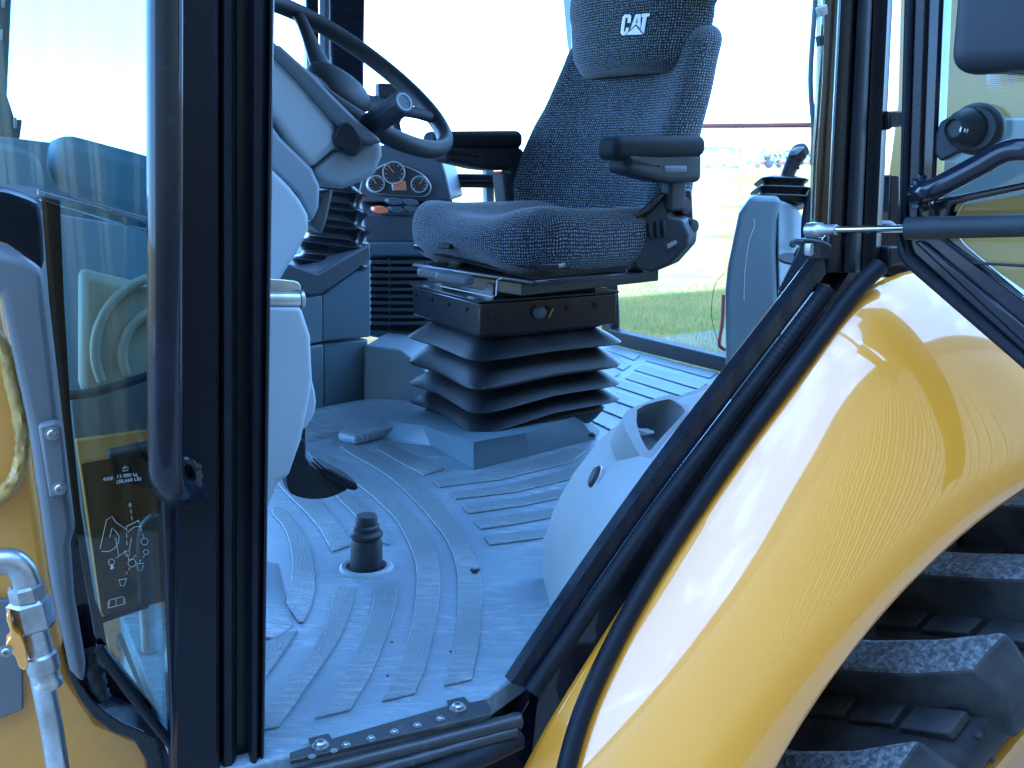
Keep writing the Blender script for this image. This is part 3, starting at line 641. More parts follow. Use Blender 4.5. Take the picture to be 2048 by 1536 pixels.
# control stalk
a_, b_ = D(696, 282, 1.62), D(808, 204, 1.50); ax_ = (b_ - a_).normalized(); Ls = (b_ - a_).length
lathe('control_stalk', [(.022, -.004), (.020, .01), (.011, .022), (.011, .03), (.018, .045), (.0195, .05), (.0195, .06), (.0165, .062), (.0165, .066), (.0185, .068), (.0185, Ls - .004), (.0165, Ls), (.010, Ls + .0005), (.009, Ls - .001), (.003, Ls - .001)], zframe(a_, ax_), 'bplastic', sh, n=48,
      ribs=lambda a, h: 1 - (.07 if (h > .067 and h < Ls - .003 and math.cos(a * 12) > .3) else 0))
lathe('stalk_ring', [(.0105, Ls + .0002), (.0105, Ls + .0012), (.014, Ls + .0012), (.014, Ls + .0002)], zframe(a_, ax_), 'gmid', sh, n=28)
# steering wheel
wc = D(695, 148, 1.745); wn = V((.59, -.223, .779)).normalized()
wf = zframe(wc, wn); RW = .200
ringp = []
rv = []; rf = []; nr, nk = 96, 14
for i in range(nr):
    a = 6.28319 * i / nr; c_ = V((math.cos(a), math.sin(a), 0)); grip = .0135 + .0012 * max(0, math.cos(a * 40)) * (1 if (i % 24) < 16 else 0)
    for k in range(nk):
        b = 6.28319 * k / nk; g = grip if math.cos(b) < -.3 else .0142
        rv.append(wf @ (c_ * (RW + g * math.cos(b)) + V((0, 0, g * 1.1 * math.sin(b)))))
for i in range(nr):
    for k in range(nk): rf.append((i * nk + k, ((i + 1) % nr) * nk + k, ((i + 1) % nr) * nk + (k + 1) % nk, i * nk + (k + 1) % nk))
swm = link('steering_wheel', mesh('steering_wheel', rv, rf), 'bplastic', mc)
lathe('hub', [(.03, -.065), (.055, -.05), (.062, -.03), (.058, -.018), (.045, -.010), (.02, -.006)], wf, 'bplastic', swm, n=36)
lathe('hub_base', [(.03, -.12), (.058, -.10), (.066, -.085), (.066, -.072), (.05, -.066)], wf, 'gmid', swm, n=36)
# spokes: find plane angles from the picture directions
def wpx(x, y):
    p = PL(x, y, wc, wn); q = wf.inverted() @ p; return math.atan2(q.y, q.x)
for (x, y) in ((585, 15), (865, 235), (560, 120)):
    a = wpx(x, y); c_ = V((math.cos(a), math.sin(a), 0)); tn = V((-math.sin(a), math.cos(a), 0)); rr = []
    for f, hgt, wd, th in ((.03, -.035, .034, .012), (.07, -.028, .026, .011), (.12, -.016, .018, .010), (.16, -.006, .015, .009), (.196, 0, .016, .009)):
        rr.append([wf @ (c_ * f + tn * wd * math.cos(b) + V((0, 0, hgt + th * math.sin(b)))) for b in [i * .5236 for i in range(12)]])
    loft('spoke', rr, 'bplastic', swm, closed_u=True, cap=True)
# ---- loader lever boot and centre console
cb = [Z(622, 830), Z(648, 826), Z(735, 808)]
pln_p = cb[1]; pln_n = (cb[2] - cb[1]).cross(V((0, 0, 1))).normalized()
con = lambda x, y: PL(x, y, pln_p, pln_n)
conb = lambda o: (lambda x, y: PL(x, y, pln_p + (pln_n if pln_n.y > 0 else -pln_n) * o, pln_n))
pin = (pln_n if pln_n.y > 0 else -pln_n)
cns = slab('centre_console', [(645,590),(742,522),(742,674),(645,684)], con, 'gcon', mc, vec=pin * .28, bev=.005)
slab('lower_section', [(647,688),(737,678),(735,808),(648,826)], conb(.004), 'gcon', cns, vec=pin * .28, bev=.005)
sidew = (Z(600, 838) - cb[1]).normalized()
prism('console_cheek', [con(645, 590), con(645, 684), con(645, 684) + sidew * .2, con(607, 592) + sidew * .12], pin * .2, 'gcon', cns, bev=.004)
prism('console_cheek', [con(647, 688), con(648, 826), con(648, 826) + sidew * .2, con(647, 688) + sidew * .2], pin * .2, 'gcon', cns, bev=.004)
slab('boot_collar', [(556,560),(580,528),(636,546),(742,486),(742,521),(645,589),(634,592),(606,591),(560,600)], conb(-.01), 'gdark', cns, vec=pin * .25, bev=.006)
# folded boot: stacked rounded rings
bt_axis0 = conb(.10)(668, 540); bt_top = conb(.10)(690, 385)
def boot(name, base, top, w0, d0, w1, d1, folds, m, parent, xdir, amp=.012, lean=0.0, sharp=2.4, n=36):
    ax = top - base; H = ax.length; az = ax.normalized(); xd = (xdir - az * xdir.dot(az)).normalized(); yd = az.cross(xd); rr = []
    def ring(t, out):
        a = w0 + (w1 - w0) * t + out; b = d0 + (d1 - d0) * t + out
        pp = []
        for i in range(n):
            an = 6.28319 * i / n; c, s = math.cos(an), math.sin(an); e = 2 / 4.5
            pp.append(base + ax * t + xd * a * math.copysign(abs(c) ** e, c) + yd * b * math.copysign(abs(s) ** e, s))
        return pp
    for f in range(folds):
        t0, t1 = f / folds, (f + 1) / folds; d = t1 - t0
        rr += [ring(t0, -amp), ring(t0 + d * .30, -amp * .35), ring(t0 + d * .5, amp * .55), ring(t0 + d * .60, amp), ring(t0 + d * .70, amp), ring(t0 + d * .78, amp * .55), ring(t0 + d * .92, -amp * .75)]
    rr.append(ring(1, -amp))
    return loft(name, rr, m, parent, closed_u=True, cap=True, smooth=75)
boot('lever_boot', conb(.10)(664, 548), conb(.10)(682, 372), .092, .08, .048, .05, 5, 'bgloss', cns, V((1, 0, 0)), amp=.010)
# ---- dash side console: vent, switches, gauge pod
dd_ = 2.72
dsh = slab('dash_console', [(728,478),(850,478),(872,520),(872,700),(728,670)], dd_ + .02, 'gcon', mc, th=.3, bev=.004)
slab('dash_front_band', [(735,484),(900,484),(900,514),(738,512)], dd_ - .005, 'gcon', dsh, th=.05, bev=.006)
slab('dash_ledge', [(725,430),(910,430),(910,484),(733,484)], dd_ + .0, 'gdark', dsh, th=.05, bev=.004)
for i in range(10):
    y = 521 + i * 13.6
    slab('vent_slat', [(742, y), (860, y), (860, y + 7), (742, y + 7)], dd_ - .002, 'gdark', dsh, th=.02, bev=.0015)
slab('vent_recess', [(741,515),(862,515),(862,664),(741,660)], dd_ + .012, 'rubber', dsh, th=.003, bev=0)
for x in (778, ): slab('vent_bar', [(x, 516), (x + 3, 516), (x + 3, 660), (x, 660)], dd_ + .004, 'gdark', dsh, th=.006, bev=0)
# kicker box
kb = [(738,690),(800,662),(850,690),(866,720),(866,845),(735,808)]
slab('kicker_box', [(726,690),(800,700),(850,738),(868,800),(868,850),(726,812)], 2.53, 'gmid', mc, vec=V((.05, .3, 0)), bev=.01, seg=3)
# switch deck and rockers
slab('switch_deck', [(722,398),(905,398),(915,434),(728,434)], lambda x, y: D(x, y, 2.72 + (434 - y) * .003), 'gdark', dsh, th=.03, bev=.003)
for (x, y, m_) in ((762, 420, 'orange'), (795, 420, 'gdark'), (790, 403, 'gdark'), (822, 405, 'gdark'), (825, 418, 'gdark')):
    o = slab('rocker_switch', [(x-14, y-6), (x+4, y-8), (x+16, y-1), (x+16, y+6), (x-2, y+8), (x-14, y+2)], 2.70, m_, dsh, th=.03, bev=.003)
    if m_ == 'orange': lab(o, 'orange rocker switch')
pod = slab('gauge_pod', [(712,405),(722,360),(752,292),(790,286),(862,290),(880,310),(892,350),(903,396),(895,402)], 2.76, 'gdark', mc, vec=V((.02, .25, 0)), bev=.012, seg=3, sm=0)
face = [(731,369),(747,341),(765,329),(781,325),(812,331),(847,347),(862,366),(864,380),(855,393),(837,395),(766,390),(741,385)]
slab('bezel', face, 2.745, 'ring', pod, th=.012, bev=.002, sm=2)
fc = [(797 + (x - 797) * .955, 362 + (y - 362) * .93) for x, y in face]
slab('gauge_panel', fc, 2.742, 'dial', pod, th=.012, bev=.001, sm=2)
tocam = -FWc
def gauge(x, y, r, nd, parent, arc):
    rr = r / F * 2.74; c = D(x, y, 2.738); fr = zframe(c, tocam)
    g = lathe('gauge', [(rr, 0), (rr, .006), (rr * .9, .006), (rr * .88, .002), (.0005, .002)], fr, 'ring', parent, n=32)
    lathe('dial_face', [(rr * .88, .0022), (rr * .87, .003), (.0005, .003)], fr, 'dial', g, n=32)
    L_ = rr * .8; an = R(nd); tip = c + V((math.cos(an), 0, 0)) * L_ + UPc * math.sin(an) * L_ + tocam * .0055
    cyl('needle', c + tocam * .0045, tip, .0010, 'orange', g, n=6)
    vs_ = []; fs = []
    for i in range(9):
        a = R(-40 + i * 32.5); o = V((math.cos(a), 0, 0)) + UPc * math.sin(a); limb(c + o * rr * .66 + tocam * .004, c + o * rr * .8 + tocam * .004, .0007, .0007, vs_, fs)
    link('tick_marks', mesh('tick_marks', vs_, fs), 'white', g, smooth=0)
    if arc: tube('arc_mark', [c + (V((math.cos(a), 0, 0)) + UPc * math.sin(a)) * rr * .74 + tocam * .0045 for a in [R(q) for q in (60, 90, 120, 140)]], .0009, 'green_led', g, n=6)
gauge(788, 346, 23, 130, pod, False); gauge(753, 368, 17, 125, pod, True); gauge(839, 369, 17, 50, pod, True)
slab('display', [(783,361),(811,362),(814,381),(785,381)], 2.738, 'ring', pod, th=.004, bev=.001)
slab('display_screen', [(785.5,363),(809.5,364),(812,379),(787.5,379)], 2.735, 'lcd', pod, th=.002, bev=0)
# small screen behind the wheel, far rail and pillars
scn = slab('monitor', [(757,166),(803,168),(803,196),(757,196)], 2.6, 'bplastic', mc, th=.03, bev=.004)
slab('screen', [(763,172),(800,173),(800,192),(765,192)], 2.597, 'dial', scn, th=.002, bev=0)
slab('monitor_stem', [(776,194),(790,194),(812,300),(796,300)], 2.62, 'bplastic', mc, th=.02, bev=.003)
slab('monitor_arm', [(700,196),(780,188),(800,208),(806,245),(790,248),(778,215),(705,214)], 2.61, 'bplastic', mc, th=.02, bev=.003, sm=1)
tube('far_window_rail', [D(880, 355, 3.0), D(990, 356, 3.0)], .011, 'rubber', mc, sub=1)
slab('far_window_sill', [(893,349),(1030,350),(1030,376),(895,375)], 3.02, 'paint_rough', mc, th=.05, bev=.003)
slab('far_lower_glass_bar', [(972,330),(988,330),(990,470),(976,470)], 3.05, 'gmid', mc, th=.03, bev=.003)
slab('far_front_pillar', [(660,-80),(732,-80),(728,250),(728,440),(662,440)], 2.95, 'paint', mc, th=.08, bev=.008)
slab('far_front_pillar', [(612,-80),(638,-80),(640,300),(616,300)], 3.0, 'paint', mc, th=.05, bev=.008)
slab('pillar_glass_strip', [(640,-80),(658,-80),(660,300),(642,300)], 3.0, 'gmid', mc, th=.01, bev=.001)
slab('far_rear_pillar', [(1138,-80),(1182,-80),(1212,200),(1242,640),(1242,676),(1224,672),(1184,300),(1152,75)], 3.42, 'paint', mc, th=.07, bev=.006)
slab('far_window', [(732,-80),(1140,-80),(1150,350),(1200,600),(730,600)], 3.3, 'glass_far', mc, th=.004, bev=0)
# rear window: frame, glass, cross bar, wiper tube
rwp = Z(1235, 691); rwn = (Z(1440, 745) - rwp).cross(V((0, 0, 1))).normalized(); rin = rwn if rwn.dot(V((1, 0, 0))) > 0 else -rwn
rw = lambda x, y: PL(x, y, rwp, rwn)
rwf = slab('rear_window_frame', [(1218,658),(1236,664),(1452,716),(1600,752),(1600,790),(1450,746),(1236,692),(1218,688)], rw, 'rubber', mc, vec=rin * .04, bev=.003)
slab('rear_window', [(1236,-120),(1760,-120),(1700,780),(1236,680)], lambda x, y: PL(x, y, rwp + rin * .02, rwn), 'glass_far', mc, vec=rin * .004, bev=0)
tube('window_cross_bar', [rw(1385, 252) , rw(1530, 251), rw(1676, 250)], .0065, 'rust', mc, sub=2)
# tinted rear side glass with cable next to the door post
slab('rear_quarter_glass', [(1654,-100),(1682,-100),(1672,250),(1668,470),(1626,470),(1630,330),(1640,160)], ('S', .22), 'glass_quarter', mc, th=.004, bev=0)
slab('quarter_glass_trim', [(1640,-100),(1654,-100),(1648,160),(1636,330),(1630,500),(1622,500),(1626,320),(1636,160)], ('S', .215), 'glass', mc, th=.006, bev=.003)
tube('cable', [S(1638, -100, .3), S(1628, 40, .3), S(1621, 160, .3), S(1627, 260, .3), S(1625, 330, .3)], .004, 'gdark', mc, sub=5)
slab('cable_tie', [(1640,14),(1654,8),(1656,28),(1644,33)], ('S', .21), 'zinc', mc, th=.01, bev=.001)
slab('cable_tie', [(1640,72),(1650,70),(1648,90),(1642,92)], ('S', .21), 'bplastic', mc, th=.01, bev=.001)
tube('antenna_wire', [D(1450, 545, 2.6), D(1430, 570, 2.6), D(1423, 620, 2.6), D(1430, 665, 2.6), D(1445, 700, 2.6)], .0009, 'rubber', mc, n=6, sub=6)
tube('bent_rod', [D(1447, 590, 2.75), D(1445, 640, 2.75), D(1439, 680, 2.75), D(1440, 692, 2.75), D(1452, 700, 2.75)], .0055, 'rust', mc, n=8)

# ---- backhoe control tower
ctw = slab('control_tower', [(1498,398),(1508,392),(1552,393),(1565,402),(1555,440),(1552,500),(1560,760),(1560,820),(1452,800),(1450,584),(1455,533),(1468,470),(1477,427)], 2.30, 'gcon', mc, vec=V((.06, .25, 0)), bev=.012, seg=3)
slab('tower_side', [(1558,400),(1592,412),(1612,440),(1618,520),(1640,560),(1640,820),(1562,820),(1556,520),(1556,440)], lambda x, y: D(x, y, 2.30 + (x - 1556) * .002), 'gcon', ctw, vec=V((.03, .2, 0)), bev=.008, seg=3)
tube('scratch', [D(x, y, 2.297) for x, y in ((1508, 438), (1509, 452), (1503, 468), (1497, 488), (1490, 540), (1488, 600))], .0006, 'white', ctw, n=5)
boot('joystick_boot', D(1560, 412, 2.42), D(1562, 358, 2.42), .070, .065, .048, .045, 3, 'bgloss', ctw, V((1, 0, .0)), amp=.007)
js = tube('joystick', [D(1572, 362, 2.42), D(1580, 338, 2.42), D(1590, 318, 2.42), D(1600, 304, 2.42), D(1612, 297, 2.42)], [.016, .016, .019, .021, .014], 'bplastic', mc, sub=5, n=16)
slab('switch_plate', [(1588,302),(1600,293),(1612,294),(1600,306),(1590,312)], 2.395, 'gmid', js, th=.02, bev=.003)
for x, y in ((1600, 320), (1596, 336)): lathe('button', [(.004, 0), (.003, .003)], zframe(D(x, y, 2.40), tocam), 'rubber', js, n=10)
tube('control_lever', [D(1610, 500, 2.36), D(1612, 450, 2.36), D(1622, 410, 2.36), D(1634, 384, 2.36), D(1648, 372, 2.36)], [.008, .011, .016, .017, .009], 'bplastic', mc, sub=5, n=16)
bolt('screw', D(1586, 488, 2.33), tocam, .006, 'gdark', ctw)
tube('tower_hook', [D(1590, 522, 2.2), D(1594, 505, 2.2), D(1603, 495, 2.2), D(1612, 497, 2.2)], .005, 'bplastic', mc, sub=4)
lathe('hook_plate', [(.03, 0), (.03, .005), (.01, .008)], zframe(D(1585, 520, 2.2), (0, -.3, 1)), 'bplastic', mc, n=24)

# ---- side trim panel with storage bin at the foot of the door post
SL = [(1660,470),(1600,560),(1530,650),(1460,735),(1420,775),(1330,808),(1262,832),(1235,850),(1200,880),(1150,945),(1112,1010),(1092,1070),(1085,1130),(1088,1180),(1096,1225),(1078,1275),(1070,1285)]
SR = [(1672,478),(1622,560),(1566,620),(1512,700),(1478,742),(1440,792),(1400,846),(1380,876),(1352,915),(1310,965),(1270,1012),(1230,1070),(1190,1125),(1160,1170),(1130,1220),(1085,1280),(1072,1290)]
def side_pt(k, f):
    a = SL[k]; b = SR[k]; lo = min(.30, .02 + .36 * max(0, (k - 2) / 7.0)) if k < 12 else .30
    lo = lo if k < 15 else .2
    pb_ = S(b[0], b[1], .018); pa = S(a[0], a[1], lo)
    if pa.z < FZ - .02: pa = Z(a[0], a[1], FZ - .01)
    mid = pa.lerp(pb_, f); return mid + V((0, 0, .02)) * math.sin(math.pi * f) * (.3 if k > 8 else 0)
rows = [[side_pt(k, f / 40) for k in range(len(SL))] for f in range(41)]
rows = [crom(r_, 8) for r_ in rows]
stp = loft('side_trim_panel', rows, 'gpanel', mc)
tb = bvh(stp)
# storage bin: raised rim, walls, floor
BO = [(1244,836),(1252,822),(1328,791),(1352,792),(1386,814),(1378,834),(1318,902),(1300,924),(1283,921),(1262,885),(1247,855)]
BI = [(1272,836),(1273,816),(1333,799),(1347,803),(1371,821),(1364,832),(1312,887),(1299,905),(1291,898),(1277,868),(1272,848)]
bo = chaikin(BO, 1); bi = chaikin(BI, 1)
def inside(x, y, poly):
    c = False; k = len(poly)
    for i in range(k):
        (x1, y1), (x2, y2) = poly[i], poly[(i + 1) % k]
        if (y1 > y) != (y2 > y) and x < (x2 - x1) * (y - y1) / (y2 - y1) + x1: c = not c
    return c
def toimg(P):
    v = P - O; d = v.dot(FWc); return 1024 + F * v.x / d, 768 - F * v.dot(UPc) / d
bm = bmesh.new(); bm.from_mesh(stp.data); po = V(POS[stp.name])
bmesh.ops.delete(bm, geom=[f for f in bm.faces if inside(*toimg(f.calc_center_median() + po), [((a - 1312) * .93 + 1312, (b - 860) * .93 + 860) for a, b in bo])], context='FACES'); bm.to_mesh(stp.data); bm.free()
fbk = S(1300, 860, .16)
nb = (-nS * .62 + V((0, 0, .78))).normalized(); pb0 = S(1312, 860, .15)
of = lambda x, y: PL(x, y, pb0, nb)
r1 = [of(*p) + nb * .002 for p in bo]; r0 = [q - nb * .05 for q in r1]
r2 = [of(*p) + nb * .002 for p in bi]; r3 = [q - nb * .006 for q in r2]
cc_ = sum(r2, V()) / len(r2)
r4 = [cc_ + (q - cc_) * .84 - nb * .075 for q in r2]; r5 = [cc_ - nb * .077 + (q - cc_) * .05 for q in r2]
bin_ = loft('storage_bin', [r0, r1, r2, r3, r4, r5], 'gpanel', mc, closed_u=True, smooth=45)
slab('tray_ledge', [(1350,793),(1400,774),(1446,756),(1452,766),(1412,790),(1384,814)], of, 'gpanel', bin_, vec=-nb * .03, bev=.003)
slab('ledge_groove', [(1366,796),(1430,772),(1432,775),(1370,800)], lambda x, y: of(x, y) + nb * .0012, 'gmid', bin_, vec=-nb * .002, bev=0)
slab('bin_step', [(1272,842),(1300,850),(1314,849),(1314,856),(1290,862),(1272,858)], lambda x, y: of(1272, 850) + (D(x, y, 1.5) - D(1272, 850, 1.5)) * .9 + V((0, .012, -.012)), 'gpanel', bin_, th=.02, bev=.004)
sk = Matrix.Identity(4)
em = hit(tb, 1193, 955, .0, S(1193, 955, .17))
nrm = V((-.42, -.70, .58)).normalized()
_h = tb.ray_cast(O, ray(1193, 955).normalized()); sn = _h[1] if _h[1].y < 0 else -_h[1]; sn = (sn + V((-.5, 0, 0))).normalized()
sock = lathe('power_socket', [(.0165, -.02), (.0165, .003), (.013, .007), (.004, .008)], zframe(em, sn), 'bplastic', mc, n=28)
lathe('socket_ring', [(.0175, -.01), (.0180, .0015), (.0168, .002)], zframe(em, sn), 'ring', sock, n=28)
slab('socket_tab', [(1192,934),(1200,932),(1202,942),(1194,942)], lambda x, y: hit(tb, x, y, .004, em), 'ring', sock, th=.006, bev=.001)
# pedestal corner latch
bolt('latch_screw', Z(1184, 871, FZ + .03), (0, -.4, 1), .005, 'bplastic', mc)

# ---- door opening seal and tubes (diagonal) -----------------------------------
def band(name, A_, B_, offA, offB, m, parent, th=.02, bev=.003):
    rr0 = crom([S(x, y, offA) for x, y in A_], 5); rr1 = crom([S(x, y, offB) for x, y in B_], 5)
    back = nS * th
    rows_ = [rr0, rr1, [p + back for p in rr1], [p + back for p in rr0], rr0]
    return bevel(loft(name, rows_, m, parent, smooth=30), bev)
a1 = [(1672,470),(1600,568),(1465,742),(1374,860),(1264,1010),(1145,1181),(1022,1366)]
b1 = [(1704,474),(1636,572),(1506,742),(1416,862),(1304,1010),(1184,1181),(1052,1376)]
c1 = [(1738,480),(1674,582),(1546,752),(1450,874),(1336,1020),(1216,1192),(1076,1392)]
band('door_frame_trim', a1, b1, .008, .004, 'paint', mc)
crn = [((b[0] + c[0]) / 2, (b[1] + c[1]) / 2) for b, c in zip(b1, c1)]
ds = tube('door_seal', [S(x, y, -.002) for x, y in crn[1:]], .0105, 'rubber', mc, n=14, sub=6)
# corrugated seal ribs (geometry, joined)
cr_ = crom([S(x, y, -.0035) for x, y in crn[1:]], 22); vs_ = []; fs = []
for i in range(1, len(cr_) - 1):
    t = (cr_[i + 1] - cr_[i - 1]).normalized(); fr = zframe(cr_[i], t); k = len(vs_)
    for h in (-.0008, .0008):
        for q in range(12): an = 6.283 * q / 12; vs_.append(fr @ V((.0108 * math.cos(an), .0108 * math.sin(an), h)))
    for q in range(12): fs.append((k + q, k + (q + 1) % 12, k + 12 + (q + 1) % 12, k + 12 + q))
o = link('seal_ribs', mesh('seal_ribs', vs_, fs), 'rubber', ds); o['kind'] = 'stuff'
d1 = [(1762,492),(1700,575),(1600,722),(1484,873),(1372,1028),(1262,1190),(1060,1545)]
band('frame_flange', c1, d1, .012, .02, 'paint', mc)
tub_ = [(1760,532),(1705,588),(1600,726),(1483,882),(1380,1030),(1296,1162),(1232,1278),(1178,1392),(1143,1495),(1110,1640)]
# ---- rear door post (vertical members)
rear = [('door_post', [(1676,1652,.02),(1678,1654,.006),(1682,1658,.002),(1704,1680,.002),(1712,1688,.008),(1714,1690,.03),(1714,1690,.08),(1676,1652,.08)], 'paint_rough'),
        ('post_weatherstrip', [(1713,1688,.02),(1716,1690,.004),(1724,1700,-.002),(1736,1712,-.002),(1744,1722,.006),(1746,1724,.03),(1713,1688,.03)], 'rubber'),
        ('rear_post', [(1745,1722,.02),(1748,1726,.012),(1764,1741,.010),(1776,1752,.006),(1784,1760,.012),(1786,1762,.03),(1786,1762,.09),(1745,1722,.09)], 'paint_rough')]
for nm, pf, m_ in rear: post(nm, [(a, a + (b - a) * 1536 / 500., o) for a, b, o in pf], m_, mc, y0=-80, y1=545)
for y, hgt in ((222, 40), (494, 44)):
    slab('hinge_block', [(1778, y), (1812, y - 2), (1812, y + hgt - 10), (1786, y + hgt - 6), (1780, y + hgt)], ('S', .0), 'paint_rough', mc, th=.05, bev=.003)
slab('post_foot', [(1640,520),(1655,478),(1700,470),(1730,440),(1790,440),(1840,500),(1850,560),(1790,560),(1735,545),(1690,560),(1600,600)], ('S', .03), 'paint', mc, th=.05, bev=.006)
slab('gap_cover', [(1782,350),(1800,350),(1800,500),(1776,500)], ('S', .10), 'paint', mc, th=.02, bev=.002)

# ---- rear fender
WC = (1.297, .69)
def rl(th):
    tb = [(40, .80), (90, .84), (102, .94), (109.5, .985), (112.4, .984), (117.7, .954), (129.3, .8995), (142.4, .883), (156, .906), (175, .95)]
    for (a, ra), (b, rb) in zip(tb, tb[1:]):
        if a <= th <= b: t = (th - a) / (b - a); t = t * t * (3 - 2 * t) * .5 + t * .5; return ra + (rb - ra) * t
    return tb[-1][1]
def pol(r, th, o): return sf(WC[0] + r * math.cos(R(th)), o, WC[1] + r * math.sin(R(th)))
rows = []
NT = 90
# smooth rl
for j in range(0, 33):
    f = j / 32; row = []
    for i in range(NT + 1):
        th = 178 - i * (178 - 35) / NT
        L0 = sum(rl(min(175, max(40, th + d))) for d in (-6, -3, 0, 3, 6)) / 5
        k_ = min(1, max(0, (th - 100) / 14)); P = [(L0, -.004), (L0 - .026, -.080), (.75 + .05 * k_, -.168), (.713, -.161)]
        u = 1 - f; r_ = u**3 * P[0][0] + 3*u*u*f * P[1][0] + 3*u*f*f * P[2][0] + f**3 * P[3][0]; o_ = u**3 * P[0][1] + 3*u*u*f * P[1][1] + 3*u*f*f * P[2][1] + f**3 * P[3][1]
        row.append(pol(r_, th, o_))
    rows.append(row)
rows.append([pol(.706, 178 - i * 143 / NT, -.156) for i in range(NT + 1)])
rows.append([pol(.702, 178 - i * 143 / NT, -.14) for i in range(NT + 1)])
fen = loft('rear_fender', rows, 'yellow', mc, smooth=60)
so = fen.modifiers.new('solid', 'SOLIDIFY'); so.thickness = .004; so.offset = 1
# water spots on the fender
fbv = bvh(fen)
def wl(x, y):
    a = S(x, y, -.014); b = hit(fbv, x, y, .010)
    return b if b and (b - O).length < (a - O).length else a
ftu = tube('fender_welt', [wl(x, y) for x, y in tub_], .0112, 'rubber', mc, n=18, sub=6)
# ---- rear wheel
WX, WZ = 1.389, .615
def wp(r, th, o): return sf(WX + r * math.cos(R(th)), o, WZ + r * math.sin(R(th)))
prof = [(.50, -.14), (.515, -.165), (.55, -.185), (.59, -.200), (.615, -.192), (.625, -.165), (.630, -.10), (.632, .0), (.628, .10), (.60, .2), (.50, .21)]
rows = [[wp(r_, th * 4, o_) for th in range(91)] for r_, o_ in prof]
tyr = loft('rear_tyre', rows, 'tyre', mc, smooth=60)
def lug(secs):
    o = loft('tread_lug', secs, 'tyre', tyr, cap=True, smooth=25); o.data.materials.append(M['tread'])
    n_ = len(secs[0])
    for k, p in enumerate(o.data.polygons):
        if len(p.vertices) == 4 and (k % (n_ - 1)) in (1, 2) and k // (n_ - 1) < 3: p.material_index = 1
    return bevel(o, .005, 2)
for i in range(26):
    th0 = i * 360 / 26 + .6
    secs = []
    for o_, dth, wdt, rt_, rb_ in ((.02, 10, 2.3, .708, .61), (-.07, 7.2, 2.5, .708, .61), (-.14, 4.0, 2.8, .706, .61), (-.198, 0, 3.2, .700, .59)):
        secs.append([wp(rb_, th0 + dth - wdt * 1.2, o_), wp(rt_, th0 + dth - wdt * .85, o_), wp(rt_ + .001, th0 + dth, o_), wp(rt_, th0 + dth + wdt * .85, o_), wp(rb_, th0 + dth + wdt * 1.2, o_)])
    secs.append([wp(.57, th0 - 3.0, -.206), wp(.645, th0 - 2.3, -.217), wp(.66, th0, -.219), wp(.645, th0 + 2.3, -.217), wp(.57, th0 + 3.0, -.206)])
    lug(secs)
    secs = []
    for o_, dth, wdt in ((.03, 16, 2.3), (.1, 12, 2.5), (.19, 8, 3.0)):
        secs.append([wp(.61, th0 + dth - wdt * 1.2, o_), wp(.707, th0 + dth - wdt * .85, o_), wp(.708, th0 + dth, o_), wp(.707, th0 + dth + wdt * .85, o_), wp(.61, th0 + dth + wdt * 1.2, o_)])
    lug(secs)
    for a0, a1, o0, o1 in ((5.0, 8.4, -.185, -.125), (7.6, 10.8, -.115, -.06), (10.2, 13.2, -.05, .0)):
        p0 = [wp(.625, th0 + a, o0) for a in (a0, a1)]; p1 = [wp(.625, th0 + a + 2.4, o1) for a in (a0, a1)]
        prism('tyre_pad', [p0[0], p0[1], p1[1], p1[0]], (wp(.642, th0 + 7, 0) - wp(.625, th0 + 7, 0)), 'tyre', tyr, bev=.003)
    cyl('sidewall_rib', wp(.615, th0 + 6, -.196), wp(.535, th0 + 6, -.178), .005, 'tyre', tyr, n=8)
rows = [[wp(r_, th * 6, o_) for th in range(61)] for r_, o_ in ((.50, -.13), (.512, -.155), (.508, -.172), (.495, -.172), (.485, -.150), (.46, -.12), (.30, -.10), (.05, -.10))]
loft('wheel_rim', rows, 'yellow_dull', mc, smooth=40)
# yellow rear body behind the wheel and behind the door glass
slab('inner_fender', [(1800,760),(2400,760),(2400,1250),(1900,1250),(1850,1150)], ('S', .06), 'yellow_dull', mc, th=.02, bev=.002)
slab('rear_body_panel', [(1852,-200),(2400,-200),(2400,640),(1826,560),(1806,470),(1840,200)], ('S', .30), 'yellow_body', mc, th=.05, bev=.006)

# ---- opened door folded back on the right
hg = S(1812, 480, -.07); daz = R(64.4 + 65); dd = V((math.sin(daz), math.cos(daz), 0)); dn = V((math.cos(daz), -math.sin(daz), 0))
if dn.y > 0: dn = -dn                                              # towards the camera
def DP(x, y, o=0.0): return PL(x, y, hg + dn * o, dn)
dsp = lambda o: (lambda x, y: DP(x, y, o))
def dslab(name, px, o, m, parent, th=.02, bev=.003, sm=0, holes=()):
    return slab(name, px, dsp(o), m, parent, vec=-dn * th, bev=bev, sm=sm, holes=holes)
outer = [(1829,-90),(2500,-90),(2500,1010),(2048,728),(1808,516),(1800,470),(1813,410)]
inner = [(1889,-80),(2440,-80),(2440,900),(2048,597),(1868,462),(1862,440),(1868,410)]
door = dslab('cab_door', outer, .0, 'paint', mc, th=.035, bev=.004, holes=[inner])
dslab('door_seal', [(1808,-90),(1828,-90),(1812,405),(1806,470),(1820,508),(2048,712),(2500,1000),(2500,1040),(2048,742),(1806,532),(1792,508),(1790,470),(1796,400)], .012, 'rubber', door, th=.014, bev=.005)
dslab('door_face_strip', [(1832,-90),(1855,-90),(1838,405),(1834,470),(1818,470),(1816,405)], .008, 'paint_rough', door, th=.01, bev=.002)
dslab('door_bar', [(1826,484),(1842,480),(2048,652),(2500,960),(2500,990),(2048,690)], .008, 'paint', door, th=.01, bev=.003)
dslab('door_upper_glass', [(1880,-80),(2450,-80),(2450,300),(2048,372),(1868,404)], -.012, 'glass_door', door, th=.005, bev=0)
